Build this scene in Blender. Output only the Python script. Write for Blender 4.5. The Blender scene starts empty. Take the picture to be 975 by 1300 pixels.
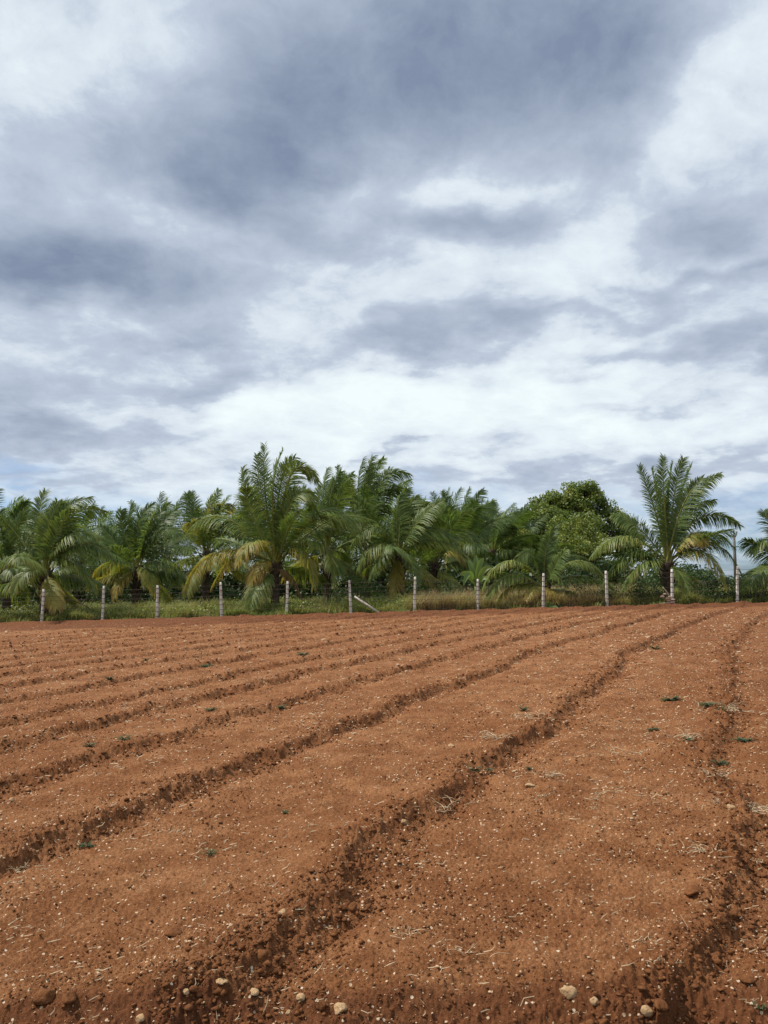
import bpy, math, random
import numpy as np

# ------------------------------------------------------------------ camera, sky, sun, exposure
SC = bpy.context.scene
COL = SC.collection
F = 976.0                      # focal length in photo pixels (975 x 1300 frame)
CAMZ = 1.6
PITCH = math.atan(85.0 / F)
cam_d = bpy.data.cameras.new('camera')
cam_d.sensor_fit = 'VERTICAL'
cam_d.sensor_height = 36.0
cam_d.lens = 36.0 * F / 1300.0
cam_d.clip_start = 0.05
cam_d.clip_end = 20000
cam = bpy.data.objects.new('camera', cam_d)
cam.location = (0, 0, CAMZ)
cam.rotation_euler = (math.pi / 2 + PITCH, 0, 0)
COL.objects.link(cam)
SC.camera = cam

SC.view_settings.view_transform = 'Standard'
SC.view_settings.look = 'None'
SC.view_settings.gamma = 1
SC.view_settings.exposure = 0.12
SC.view_settings.use_curve_mapping = False

SUN_EL = math.radians(56)
SUN_AZ = math.radians(-79)      # measured from +Y towards +X: up and to the left, beyond the field
sun_d = bpy.data.lights.new('sun', 'SUN')
sun_d.energy = 5.0
sun_d.angle = math.radians(1.2)
sun_d.color = (1.0, 0.94, 0.85)
sun = bpy.data.objects.new('sun', sun_d)
sv = (math.sin(SUN_AZ) * math.cos(SUN_EL), math.cos(SUN_AZ) * math.cos(SUN_EL), math.sin(SUN_EL))
from mathutils import Vector
sun.rotation_euler = Vector(sv).to_track_quat('Z', 'Y').to_euler()
COL.objects.link(sun)


def W(px, py, D):
    """a point of the place seen at photo pixel (px,py) and at distance D along +Y"""
    a = (px - 487.5) / F
    b = (650.0 - py) / F
    c, s = math.cos(PITCH), math.sin(PITCH)
    ry, rz = c - b * s, s + b * c
    k = D / ry
    return np.array([a * k, D, CAMZ + rz * k])


def build_world():
    w = bpy.data.worlds.new('World')
    SC.world = w
    w.use_nodes = True
    nt = w.node_tree
    nt.nodes.clear()
    N = nt.nodes.new
    L = nt.links.new

    def math_(op, a, b=None, c=None, clamp=False):
        n = N('ShaderNodeMath')
        n.operation = op
        n.use_clamp = clamp
        for i, v in enumerate((a, b, c)):
            if v is None:
                continue
            if isinstance(v, (int, float)):
                n.inputs[i].default_value = v
            else:
                L(v, n.inputs[i])
        return n.outputs[0]

    def noise(vec, scale, detail=6, rough=.55, dist=0.0, col=False):
        n = N('ShaderNodeTexNoise')
        n.inputs['Scale'].default_value = scale
        n.inputs['Detail'].default_value = detail
        n.inputs['Roughness'].default_value = rough
        n.inputs['Distortion'].default_value = dist
        L(vec, n.inputs['Vector'])
        return n.outputs['Color' if col else 'Fac']

    out = N('ShaderNodeOutputWorld')
    bg = N('ShaderNodeBackground')
    bg.inputs['Strength'].default_value = 0.1
    L(bg.outputs[0], out.inputs[0])
    sky = N('ShaderNodeTexSky')
    sky.sky_type = 'NISHITA'
    sky.sun_disc = False
    sky.sun_elevation = SUN_EL
    sky.sun_rotation = SUN_AZ
    sky.dust_density = 1.0

    tc = N('ShaderNodeTexCoord')
    sep = N('ShaderNodeSeparateXYZ')
    L(tc.outputs['Generated'], sep.inputs[0])
    X, Y, Z = sep.outputs
    az = math_('ARCTAN2', X, Y)
    el = math_('ARCSINE', Z)
    zz = math_('ADD', math_('MAXIMUM', Z, 0.0), 0.22)
    comb = N('ShaderNodeCombineXYZ')       # a flat deck of cloud overhead
    L(math_('DIVIDE', X, zz), comb.inputs[0])
    L(math_('DIVIDE', Y, zz), comb.inputs[1])
    plane = comb.outputs[0]
    pa = N('ShaderNodeCombineXYZ')
    L(az, pa.inputs[0])
    L(el, pa.inputs[1])
    ang = pa.outputs[0]

    # billowing edges: the cloud masses are placed on a warped sky
    def warp(vec, src, scale, amt, detail):
        c = noise(src, scale, detail, .55, col=True)
        v1 = N('ShaderNodeVectorMath'); v1.operation = 'SUBTRACT'
        L(c, v1.inputs[0]); v1.inputs[1].default_value = (.5, .5, .5)
        v2 = N('ShaderNodeVectorMath'); v2.operation = 'MULTIPLY'
        L(v1.outputs[0], v2.inputs[0]); v2.inputs[1].default_value = (amt, amt * .55, 0)
        v3 = N('ShaderNodeVectorMath'); v3.operation = 'ADD'
        L(vec, v3.inputs[0]); L(v2.outputs[0], v3.inputs[1])
        return v3.outputs[0]
    wp = warp(ang, plane, 2.3, .24, 3)
    wp = warp(wp, plane, 6.0, .15, 7)

    # masses: azimuth and elevation read at photo pixels; half sizes in pixels; tilt; darkness
    masses = [
        (560, 105, 290, 85, 9, .62), (230, 200, 170, 50, 14, .50), (370, 140, 120, 70, 12, .14), (640, 10, 260, 60, 8, .46), (420, 170, 140, 45, 5, .18),
        (70, 325, 215, 40, -2, .92), (310, 255, 90, 32, -8, .40), (500, 292, 190, 30, 2, .44),
        (640, 290, 60, 26, 0, .24), (772, 184, 46, 20, 0, .30), (935, 265, 90, 26, 6, .50),
        (890, 352, 120, 11, -2, .34), (720, 402, 140, 13, 2, .32), (860, 440, 170, 15, 4, .36),
        (520, 440, 130, 20, 4, .38), (245, 486, 80, 18, 3, .32), (215, 425, 100, 18, 16, .32),
        (70, 560, 190, 22, 3, .42), (10, 500, 90, 25, 0, .22), (800, 515, 130, 8, 6, .20),
        (870, 590, 120, 16, 4, .30), (620, 608, 80, 10, 4, .22), (492, 574, 38, 8, 0, .30), (60, 615, 120, 10, 0, .18),
        (60, 110, 130, 75, 12, -.08), (215, 258, 110, 26, -6, -.30), (430, 215, 85, 22, 14, -.36),
        (590, 232, 90, 20, -4, -.30), (900, 95, 100, 38, 48, -.24), (770, 100, 60, 40, 45, .22), (810, 40, 110, 60, 25, .30),
        (770, 285, 80, 38, 0, -.12), (420, 370, 170, 45, 6, -.16), (520, 500, 270, 32, 6, -.34),
        (300, 560, 150, 30, 4, -.26), (720, 530, 220, 36, 4, -.28), (100, 390, 90, 22, 4, -.16), (930, 540, 90, 24, 0, -.16),
        (330, 20, 110, 40, 12, -.02), (700, 60, 150, 80, 20, .26), (480, 90, 150, 90, 5, .12), (860, 200, 120, 40, 0, .12),
    ]
    acc = None
    for (px, py, rx, ry, tilt, amp) in masses:
        d = W(px, py, 1.0) - np.array([0, 0, CAMZ])
        d /= np.linalg.norm(d)
        m = N('ShaderNodeMapping')
        m.vector_type = 'TEXTURE'
        m.inputs['Location'].default_value = (math.atan2(d[0], d[1]), math.asin(d[2]), 0)
        m.inputs['Rotation'].default_value = (0, 0, math.radians(tilt))
        m.inputs['Scale'].default_value = (rx / F, ry / F, 1)
        L(wp, m.inputs[0])
        dt = N('ShaderNodeVectorMath'); dt.operation = 'DOT_PRODUCT'
        L(m.outputs[0], dt.inputs[0]); L(m.outputs[0], dt.inputs[1])
        g = math_('POWER', .42, dt.outputs['Value'])
        acc = math_('MULTIPLY', g, amp) if acc is None else math_('MULTIPLY_ADD', g, amp, acc)

    n1 = noise(plane, 1.6, 10, .58, .35)
    n2 = noise(plane, 4.2, 10, .66, .25)
    n3 = noise(wp, 10.0, 8, .6, .2)
    v = math_('MULTIPLY_ADD', math_('SUBTRACT', n1, .5), .80, math_('DIVIDE', math_('MULTIPLY', acc, .86), math_('MULTIPLY_ADD', math_('MAXIMUM', acc, 0.0), .48, 1.0)))
    v = math_('MULTIPLY_ADD', math_('SUBTRACT', n2, .5), .60, v)
    v = math_('MULTIPLY_ADD', math_('SUBTRACT', n3, .5), .40, v)
    v = math_('ADD', v, .325, clamp=True)
    ramp = N('ShaderNodeValToRGB')
    cr = ramp.color_ramp
    cr.interpolation = 'LINEAR'
    stops = [(0.0, (.82, .905, .925)), (.16, (.74, .82, .87)), (.31, (.625, .70, .78)), (.42, (.485, .555, .66)), (.64, (.365, .43, .54)), (1.0, (.205, .258, .365))]
    cr.elements[0].position = 0
    cr.elements[1].position = 1
    for p, c in stops[1:-1]:
        cr.elements.new(p)
    for e, (p, c) in zip(cr.elements, stops):
        e.color = (*c, 1)
    L(v, ramp.inputs[0])
    k = N('ShaderNodeVectorMath'); k.operation = 'SCALE'
    L(ramp.outputs[0], k.inputs[0]); k.inputs['Scale'].default_value = 10.0
    # gaps of blue low over the horizon
    gaps = None
    for (px, py, rx, ry, amp) in [(960, 705, 75, 34, 1.0), (30, 660, 150, 22, .75), (890, 640, 130, 16, .35), (15, 600, 50, 14, .4), (560, 640, 200, 18, .3)]:
        d = W(px, py, 1.0) - np.array([0, 0, CAMZ])
        d /= np.linalg.norm(d)
        m = N('ShaderNodeMapping')
        m.vector_type = 'TEXTURE'
        m.inputs['Location'].default_value = (math.atan2(d[0], d[1]), math.asin(d[2]), 0)
        m.inputs['Scale'].default_value = (rx / F, ry / F, 1)
        L(wp, m.inputs[0])
        dt = N('ShaderNodeVectorMath'); dt.operation = 'DOT_PRODUCT'
        L(m.outputs[0], dt.inputs[0]); L(m.outputs[0], dt.inputs[1])
        g = math_('POWER', .42, dt.outputs['Value'])
        gaps = math_('MULTIPLY', g, amp) if gaps is None else math_('MULTIPLY_ADD', g, amp, gaps)
    gaps = math_('MULTIPLY', gaps, .92, clamp=True)
    blue = N('ShaderNodeMixRGB'); blue.blend_type = 'MULTIPLY'
    blue.inputs[0].default_value = 1.0
    L(sky.outputs[0], blue.inputs[1]); blue.inputs[2].default_value = (.60, .85, 1.22, 1)
    mix = N('ShaderNodeMixRGB')
    L(gaps, mix.inputs[0]); L(k.outputs[0], mix.inputs[1]); L(blue.outputs[0], mix.inputs[2])
    L(mix.outputs[0], bg.inputs['Color'])


build_world()

# ------------------------------------------------------------------ numpy helpers
R = np.random.default_rng(7)


def _h(ix, iy, seed):
    n = (ix.astype(np.uint32) * np.uint32(374761393) + iy.astype(np.uint32) * np.uint32(668265263) + np.uint32(seed * 2246822519 & 0xffffffff))
    n = (n ^ (n >> np.uint32(13))) * np.uint32(1274126177)
    n = n ^ (n >> np.uint32(16))
    return n


def gnoise(x, y, seed=0):
    """2-D gradient noise, about -1..1"""
    x0 = np.floor(x); y0 = np.floor(y)
    fx = x - x0; fy = y - y0
    ix = x0.astype(np.int64); iy = y0.astype(np.int64)
    u = fx * fx * fx * (fx * (fx * 6 - 15) + 10)
    v = fy * fy * fy * (fy * (fy * 6 - 15) + 10)

    def g(dx, dy):
        a = _h(ix + dx, iy + dy, seed).astype(np.float64) * (2 * math.pi / 4294967296.0)
        return np.cos(a) * (fx - dx) + np.sin(a) * (fy - dy)
    a = g(0, 0) * (1 - u) + g(1, 0) * u
    b = g(0, 1) * (1 - u) + g(1, 1) * u
    return 1.5 * (a * (1 - v) + b * v)


def mesh(name, V, faces, mat=None, parent=None, attrs=None, smooth=False):
    """faces: list of integer arrays (m,3) or (m,4); attrs: {name: per-vertex floats}"""
    V = np.asarray(V, dtype=np.float32)
    me = bpy.data.meshes.new(name)
    me.vertices.add(len(V))
    me.vertices.foreach_set('co', V.ravel())
    faces = [np.asarray(f, dtype=np.int32) for f in faces if len(f)]
    nl = sum(f.size for f in faces)
    nf = sum(len(f) for f in faces)
    me.loops.add(nl)
    me.polygons.add(nf)
    me.loops.foreach_set('vertex_index', np.concatenate([f.ravel() for f in faces]))
    tot = np.concatenate([np.full(len(f), f.shape[1], dtype=np.int32) for f in faces])
    st = np.concatenate([[0], np.cumsum(tot)[:-1]]).astype(np.int32)
    me.polygons.foreach_set('loop_start', st)
    me.polygons.foreach_set('loop_total', tot)
    if smooth:
        me.polygons.foreach_set('use_smooth', np.ones(nf, dtype=bool))
    me.update(calc_edges=True)
    me.validate()
    for k, a in (attrs or {}).items():
        at = me.attributes.new(k, 'FLOAT', 'POINT')
        at.data.foreach_set('value', np.asarray(a, dtype=np.float32))
    if mat:
        me.materials.append(mat)
    o = bpy.data.objects.new(name, me)
    COL.objects.link(o)
    if parent:
        o.parent = parent
    return o


class MB:
    """collects pieces of one mesh"""
    def __init__(s):
        s.V = []; s.F = []; s.T = []; s.n = 0

    def add(s, V, faces, tint=0.0):
        V = np.asarray(V, dtype=np.float64)
        s.V.append(V)
        for f in faces:
            s.F.append(np.asarray(f, dtype=np.int32) + s.n)
        s.T.append(np.broadcast_to(np.asarray(tint, dtype=np.float64), (len(V),)))
        s.n += len(V)

    def tube(s, pts, rad, sides=6, tint=0.0, cap=True):
        pts = np.asarray(pts, float)
        rad = np.broadcast_to(np.asarray(rad, float), (len(pts),))
        T = np.gradient(pts, axis=0)
        T /= np.linalg.norm(T, axis=1)[:, None] + 1e-9
        ref = np.array([0., 0., 1.]) if abs(T[0][2]) < .9 else np.array([1., 0., 0.])
        A = np.cross(T, ref); A /= np.linalg.norm(A, axis=1)[:, None] + 1e-9
        B = np.cross(T, A)
        th = np.arange(sides) * 2 * math.pi / sides
        V = pts[:, None] + rad[:, None, None] * (A[:, None] * np.cos(th)[None, :, None] + B[:, None] * np.sin(th)[None, :, None])
        V = V.reshape(-1, 3)
        i = np.arange(len(pts) - 1)[:, None] * sides
        j = np.arange(sides)[None]
        jn = (j + 1) % sides
        q = np.stack([i + j, i + jn, i + sides + jn, i + sides + j], -1).reshape(-1, 4)
        f = [q]
        if cap:
            e0, e1 = len(V), len(V) + 1
            V = np.vstack([V, pts[:1], pts[-1:]])
            jj = np.arange(sides); jm = (jj + 1) % sides
            f.append(np.stack([jm, jj, np.full(sides, e0)], -1))
            b = (len(pts) - 1) * sides
            f.append(np.stack([b + jj, b + jm, np.full(sides, e1)], -1))
        s.add(V, f, tint)

    def box(s, c, size, rot=None, tint=0.0):
        c = np.asarray(c, float); h = np.asarray(size, float) / 2
        V = np.array([[x, y, z] for x in (-1, 1) for y in (-1, 1) for z in (-1, 1)]) * h
        if rot is not None:
            V = V @ np.asarray(rot).T
        s.add(V + c, [np.array([[0, 1, 3, 2], [4, 6, 7, 5], [0, 4, 5, 1], [2, 3, 7, 6], [0, 2, 6, 4], [1, 5, 7, 3]])], tint)

    def build(s, name, mat=None, parent=None, smooth=False):
        q = [f for f in s.F if f.shape[1] == 4]
        t = [f for f in s.F if f.shape[1] == 3]
        fs = ([np.vstack(q)] if q else []) + ([np.vstack(t)] if t else [])
        return mesh(name, np.vstack(s.V), fs, mat, parent, {'tint': np.concatenate(s.T)}, smooth)


def thing(name, label, cat, loc=(0, 0, 0), group=None):
    o = bpy.data.objects.new(name, None)
    o.empty_display_size = .2
    o.location = [float(v) for v in loc]
    COL.objects.link(o)
    tag(o, label, cat, group)
    return o


def tag(o, label=None, cat=None, group=None, kind=None):
    if label: o['label'] = label
    if cat: o['category'] = cat
    if group: o['group'] = group
    if kind: o['kind'] = kind
    return o


# ------------------------------------------------------------------ materials
def new_mat(name):
    m = bpy.data.materials.new(name)
    m.use_nodes = True
    nt = m.node_tree
    nt.nodes.clear()
    out = nt.nodes.new('ShaderNodeOutputMaterial')
    return m, nt, out


class NT:
    def __init__(s, nt): s.nt = nt
    def n(s, t, **kw):
        x = s.nt.nodes.new(t)
        for k, v in kw.items(): setattr(x, k, v)
        return x
    def l(s, a, b): s.nt.links.new(a, b)
    def noise(s, vec, scale, detail=4, rough=.55, dist=0.0, out='Fac'):
        x = s.n('ShaderNodeTexNoise')
        x.inputs['Scale'].default_value = scale
        x.inputs['Detail'].default_value = detail
        x.inputs['Roughness'].default_value = rough
        x.inputs['Distortion'].default_value = dist
        s.l(vec, x.inputs['Vector'])
        return x.outputs[out]
    def ramp(s, fac, stops, interp='LINEAR'):
        x = s.n('ShaderNodeValToRGB')
        cr = x.color_ramp
        cr.interpolation = interp
        cr.elements[0].position = 0; cr.elements[1].position = 1
        for _ in stops[2:]: cr.elements.new(.5)
        for e, (p, c) in zip(cr.elements, stops):
            e.position = p
        for e, (p, c) in zip(cr.elements, stops):
            e.position = p; e.color = (*c, 1)
        s.l(fac, x.inputs[0])
        return x.outputs[0]
    def mix(s, fac, a, b, mode='MIX'):
        x = s.n('ShaderNodeMixRGB', blend_type=mode)
        for i, v in enumerate((fac, a, b)):
            if isinstance(v, (int, float)): x.inputs[i].default_value = v
            elif isinstance(v, tuple): x.inputs[i].default_value = (*v, 1)
            else: s.l(v, x.inputs[i])
        return x.outputs[0]
    def math(s, op, a, b=None, clamp=False):
        x = s.n('ShaderNodeMath', operation=op, use_clamp=clamp)
        for i, v in enumerate((a, b)):
            if v is None: continue
            if isinstance(v, (int, float)): x.inputs[i].default_value = v
            else: s.l(v, x.inputs[i])
        return x.outputs[0]


def soil_mat(name, grass=False):
    m, nt, out = new_mat(name)
    g = NT(nt)
    tc = g.n('ShaderNodeTexCoord')
    P = tc.outputs['Object']
    big = g.noise(P, .35, 5, .6)
    mid = g.noise(P, 2.6, 5, .6)
    fine = g.noise(P, 62, 6, .78)
    c = g.ramp(fine, [(.32, (.078, .029, .011)), (.5, (.172, .069, .026)), (.70, (.30, .138, .058))])
    c2 = g.ramp(fine, [(.32, (.108, .043, .017)), (.5, (.240, .106, .044)), (.70, (.38, .198, .094))])
    c = g.mix(g.ramp(mid, [(.42, (0, 0, 0)), (.58, (1, 1, 1))]), c, c2)
    # redder, fresher soil to the right and along the headland by the fence, painted shade in furrows and near drop
    at = g.n('ShaderNodeAttribute'); at.attribute_name = 'fresh_shade'
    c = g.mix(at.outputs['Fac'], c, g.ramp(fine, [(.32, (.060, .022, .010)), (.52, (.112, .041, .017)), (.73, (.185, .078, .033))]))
    c = g.mix(g.math('MULTIPLY', g.ramp(big, [(.40, (0, 0, 0)), (.62, (1, 1, 1))]), .45), c, (.145, .052, .018))
    # pale grit: bits of limestone and old stalk
    vo = g.n('ShaderNodeTexVoronoi')
    vo.inputs['Scale'].default_value = 46
    g.l(P, vo.inputs['Vector'])
    pick = g.n('ShaderNodeSeparateColor')
    g.l(vo.outputs['Color'], pick.inputs[0])
    grit = g.math('MULTIPLY', g.math('LESS_THAN', vo.outputs['Distance'], .30), g.math('GREATER_THAN', pick.outputs[0], .93))
    c = g.mix(grit, c, g.mix(pick.outputs[1], (.50, .36, .22), (.62, .52, .40)))
    b = g.n('ShaderNodeBsdfPrincipled')
    b.inputs['Roughness'].default_value = .95
    b.inputs['Specular IOR Level'].default_value = .12
    if grass:
        gs = g.ramp(g.noise(P, 1.3, 6, .65), [(.3, (.045, .065, .018)), (.55, (.085, .10, .03)), (.75, (.16, .13, .06))])
        at2 = g.n('ShaderNodeAttribute'); at2.attribute_name = 'turf'
        c = g.mix(at2.outputs['Fac'], c, gs)
    g.l(c, b.inputs['Base Color'])
    bump = g.n('ShaderNodeBump')
    bump.inputs['Strength'].default_value = .8
    bump.inputs['Distance'].default_value = .015
    g.l(g.noise(P, 110, 4, .75), bump.inputs['Height'])
    g.l(bump.outputs[0], b.inputs['Normal'])
    g.l(b.outputs[0], out.inputs[0])
    return m


def leaf_mat(name, stops, trans=.35, rough=.45, spec=.4, scale=3.0):
    """stops: colour over the 'tint' attribute 0..1"""
    m, nt, out = new_mat(name)
    g = NT(nt)
    tc = g.n('ShaderNodeTexCoord')
    at = g.n('ShaderNodeAttribute'); at.attribute_name = 'tint'
    nz = g.noise(tc.outputs['Object'], scale, 4, .6)
    f = g.math('ADD', at.outputs['Fac'], g.math('MULTIPLY', g.math('SUBTRACT', nz, .5), .22), clamp=True)
    c = g.ramp(f, stops)
    b = g.n('ShaderNodeBsdfPrincipled')
    b.inputs['Roughness'].default_value = rough
    b.inputs['Specular IOR Level'].default_value = spec
    g.l(c, b.inputs['Base Color'])
    t = g.n('ShaderNodeBsdfTranslucent')
    g.l(g.mix(1.0, c, (1.25, 1.25, .7), 'MULTIPLY'), t.inputs['Color'])
    mx = g.n('ShaderNodeMixShader')
    mx.inputs[0].default_value = trans
    g.l(b.outputs[0], mx.inputs[1]); g.l(t.outputs[0], mx.inputs[2])
    g.l(mx.outputs[0], out.inputs[0])
    return m


def plain_mat(name, lo, hi, scale=8, rough=.8, bump=.0, bscale=40, stretch=(1, 1, 1), spec=.3):
    m, nt, out = new_mat(name)
    g = NT(nt)
    tc = g.n('ShaderNodeTexCoord')
    mp = g.n('ShaderNodeMapping')
    mp.inputs['Scale'].default_value = stretch
    g.l(tc.outputs['Object'], mp.inputs[0])
    c = g.ramp(g.noise(mp.outputs[0], scale, 6, .65), [(.3, lo), (.7, hi)])
    b = g.n('ShaderNodeBsdfPrincipled')
    b.inputs['Roughness'].default_value = rough
    b.inputs['Specular IOR Level'].default_value = spec
    g.l(c, b.inputs['Base Color'])
    if bump:
        bp = g.n('ShaderNodeBump')
        bp.inputs['Strength'].default_value = bump
        bp.inputs['Distance'].default_value = .02
        g.l(g.noise(mp.outputs[0], bscale, 5, .65), bp.inputs['Height'])
        g.l(bp.outputs[0], b.inputs['Normal'])
    g.l(b.outputs[0], out.inputs[0])
    return m


M_SOIL = soil_mat('ploughed_soil')
M_GROUND = soil_mat('open_ground', grass=True)
M_CLOD = plain_mat('clod_soil', (.085, .032, .012), (.20, .083, .033), 45, .95, .6, 60, spec=.1)
M_STONE = plain_mat('pale_stone', (.32, .18, .085), (.53, .37, .20), 38, .9, .8, 90)
M_GRIT = plain_mat('grit', (.34, .20, .10), (.56, .42, .28), 3.0, .9)
M_FROND = leaf_mat('palm_leaf', [(0, (.062, .106, .027)), (.18, (.120, .182, .044)), (.38, (.215, .248, .060)), (.6, (.36, .27, .05)), (.8, (.33, .22, .08)), (1, (.22, .13, .065))], .42, .50, .36, 1.2)
M_RACHIS = leaf_mat('palm_rib', [(0, (.11, .14, .045)), (.5, (.32, .28, .09)), (1, (.20, .12, .06))], .05, .45, .4, 2)
M_TRUNK = plain_mat('palm_trunk', (.030, .021, .015), (.13, .09, .065), 10, .9, .9, 22, (1, 1, 4))
M_BARK = plain_mat('bark', (.05, .035, .025), (.15, .11, .08), 12, .9, .8, 25, (1, 1, .3))
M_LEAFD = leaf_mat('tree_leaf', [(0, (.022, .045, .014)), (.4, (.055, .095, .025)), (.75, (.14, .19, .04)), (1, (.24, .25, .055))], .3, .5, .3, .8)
M_GRASS = leaf_mat('grass_blade', [(0, (.100, .148, .036)), (.35, (.200, .240, .066)), (.6, (.33, .29, .13)), (.8, (.30, .22, .12)), (1, (.20, .14, .085))], .35, .6, .2, .5)
M_WEED = leaf_mat('weed_leaf', [(0, (.050, .078, .036)), (.5, (.115, .140, .062)), (1, (.30, .28, .15))], .25, .6, .2, 6)
M_STRAW = plain_mat('straw', (.26, .17, .09), (.58, .46, .30), 25, .8)
M_TWIG = plain_mat('grey_twig', (.12, .09, .07), (.30, .24, .19), 12, .9)
M_POST = plain_mat('whitewashed_concrete', (.34, .27, .21), (.74, .71, .66), 7, .85, .35, 45, (1, 1, .6))
M_WIRE = plain_mat('rusty_wire', (.045, .032, .025), (.12, .08, .06), 30, .6)
M_POLE = plain_mat('weathered_steel', (.07, .065, .06), (.14, .125, .115), 6, .6)
M_PORC = plain_mat('brown_porcelain', (.10, .06, .045), (.16, .10, .07), 8, .3)
M_BANANA = leaf_mat('banana_leaf', [(0, (.05, .11, .025)), (.5, (.11, .20, .045)), (1, (.26, .28, .07))], .4, .4, .4, 2)
M_HUSK = plain_mat('dry_husk', (.20, .12, .08), (.52, .38, .30), 6, .85, .4, 30)

# ------------------------------------------------------------------ the lie of the land
SLOPE = .0275
FENCE_Y = 36.0
FUR = .46                                   # furrows run along (FUR, 1)
EDGES = np.array([-25.0, -23.2, -21.7, -20.2, -18.5, -17.1, -15.4, -13.9, -12.2, -10.6, -8.85, -7.55, -5.95, -4.35, -2.2, -.2, 1.95, 3.9, 5.8, 7.8, 9.8, 11.7, 13.6])
DEEP = np.array([.6, .8, .55, .7, .6, .8, .55, .8, .6, .75, .65, 1.0, .75, 1.1, 1.1, .7, .5, .6, .6, .6, .6, .6, .6])


def ucoord(x, y):
    return x - FUR * y - .0055 * np.maximum(y - 14, 0) ** 2 + .10 * np.sin(y * .16) + .16 * gnoise(x * .22 + 3, y * .22, 1) + np.exp(-((x - FUR * y + .2) / .9) ** 2) * (.20 * np.exp(-((y - 2.9) / .6) ** 2) - .26 * np.exp(-((y - 5.0) / 1.1) ** 2))



def lie(x):
    return SLOPE * 45 * np.tanh(np.asarray(x, float) / 45)


def sstep(a, b, x):
    t = np.clip((x - a) / (b - a), 0, 1)
    return t * t * (3 - 2 * t)


def soil(x, y, fine=True):
    """height of the ploughed field and how dark its colour: moist turned soil plus painted shade"""
    x = np.asarray(x, float); y = np.asarray(y, float)
    z = lie(x)
    wob = .14 * gnoise(x * .9, y * .9, 2) + .10 * gnoise(x * 3.1, y * 3.1, 3) + .045 * gnoise(x * 8, y * 8, 4)
    u = ucoord(x, y) + wob
    k = np.clip(np.searchsorted(EDGES, u) - 1, 0, len(EDGES) - 1)
    t0 = u - EDGES[k]                        # to the right of the edge on the left
    k1 = np.clip(k + 1, 0, len(EDGES) - 1)
    t1 = u - EDGES[k1]                       # negative: left of the next edge
    depth = .60 * DEEP[k] * np.clip(.085 + .06 * gnoise(x * .35, y * .35, 5) + .05 * gnoise(x * 1.3, y * 1.3, 6), .025, .17)
    # left bed ends in a berm and a steep side, then the floor of the furrow climbs slowly
    prof = -depth * (1 - sstep(.18, .50, t0)) * (t0 >= 0) * sstep(0, .22, t0)
    berm = .030 * np.exp(-((t1 + .12) / .13) ** 2) + .045 * np.exp(-((t0 + .0) / .10) ** 2) * (t0 < .1) * (1 - sstep(0, .12, t0))
    floor = .5 + .5 * gnoise(x * .15 + 7, y * .15, 8)
    z = z + prof + berm
    # a shallower tractor line in the middle of the beds
    mid = .5 * (EDGES[k] + EDGES[k1])
    z = z - .022 * np.exp(-((u - mid - .1) / .12) ** 2) * np.clip(floor + .2, 0, 1)
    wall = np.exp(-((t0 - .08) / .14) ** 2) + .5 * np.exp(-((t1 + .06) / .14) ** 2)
    # headland furrow across the near end and the turned strip below the fence
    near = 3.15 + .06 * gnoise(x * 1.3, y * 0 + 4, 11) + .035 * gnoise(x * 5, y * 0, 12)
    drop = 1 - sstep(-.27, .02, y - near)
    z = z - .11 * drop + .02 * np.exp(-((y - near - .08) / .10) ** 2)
    head_y = 29.6 - .16 * (x + 17) * 0 + sstep(-16, 14, x) * 3.6 + .5 * gnoise(x * .3, x * 0, 13)
    far = sstep(-.5, .5, y - head_y)
    z = z + far * (.05 * gnoise(x * 1.2, y * 1.2, 14) + .10 * np.exp(-((y - 35.0) / .7) ** 2))
    rough = np.clip(wall + .9 * drop + .8 * far, 0, 1.3)
    patch = .75 + .5 * gnoise(x * .6, y * .6, 15)
    z = z + .022 * gnoise(x * 1.7, y * 1.7, 20) + .014 * gnoise(x * 5.1, y * 5.6, 21)
    z = z + (.011 + .012 * rough) * gnoise(x * 9, y * 13, 22)
    if fine:
        a = gnoise(x * 24, y * 24, 23); b = gnoise(x * 47, y * 47, 24); c = gnoise(x * 95, y * 95, 25)
        z = z + (.0115 * patch + .016 * rough) * np.maximum(a, -.12) + (.0125 * patch + .009 * rough) * np.maximum(b, -.15) + .0095 * np.maximum(c, -.2)
        l = gnoise(x * 15 + 9, y * 15, 26)
        z = z + (.010 * np.clip(patch - .6, 0, 1) + .030 * rough) * np.clip(l - .32, 0, 1) * 1.6
    fresh_shade = np.clip(.9 * far + .85 * (1 - sstep(-.04, .04, y - near)) + .32 * wall * DEEP[k] * np.clip(.7 + .6 * gnoise(x * .8, y * .8, 9), 0, 1.3) + .30 * sstep(.0, 4.0, x - .25 * y) , 0, 1)  # near drop and furrow walls: moist soil with shade painted into the colour
    return z, fresh_shade


def ground_z(x, y):
    return float(soil(np.array([x]), np.array([y]), False)[0][0]) if y < FENCE_Y else float(lie(x))


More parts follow.
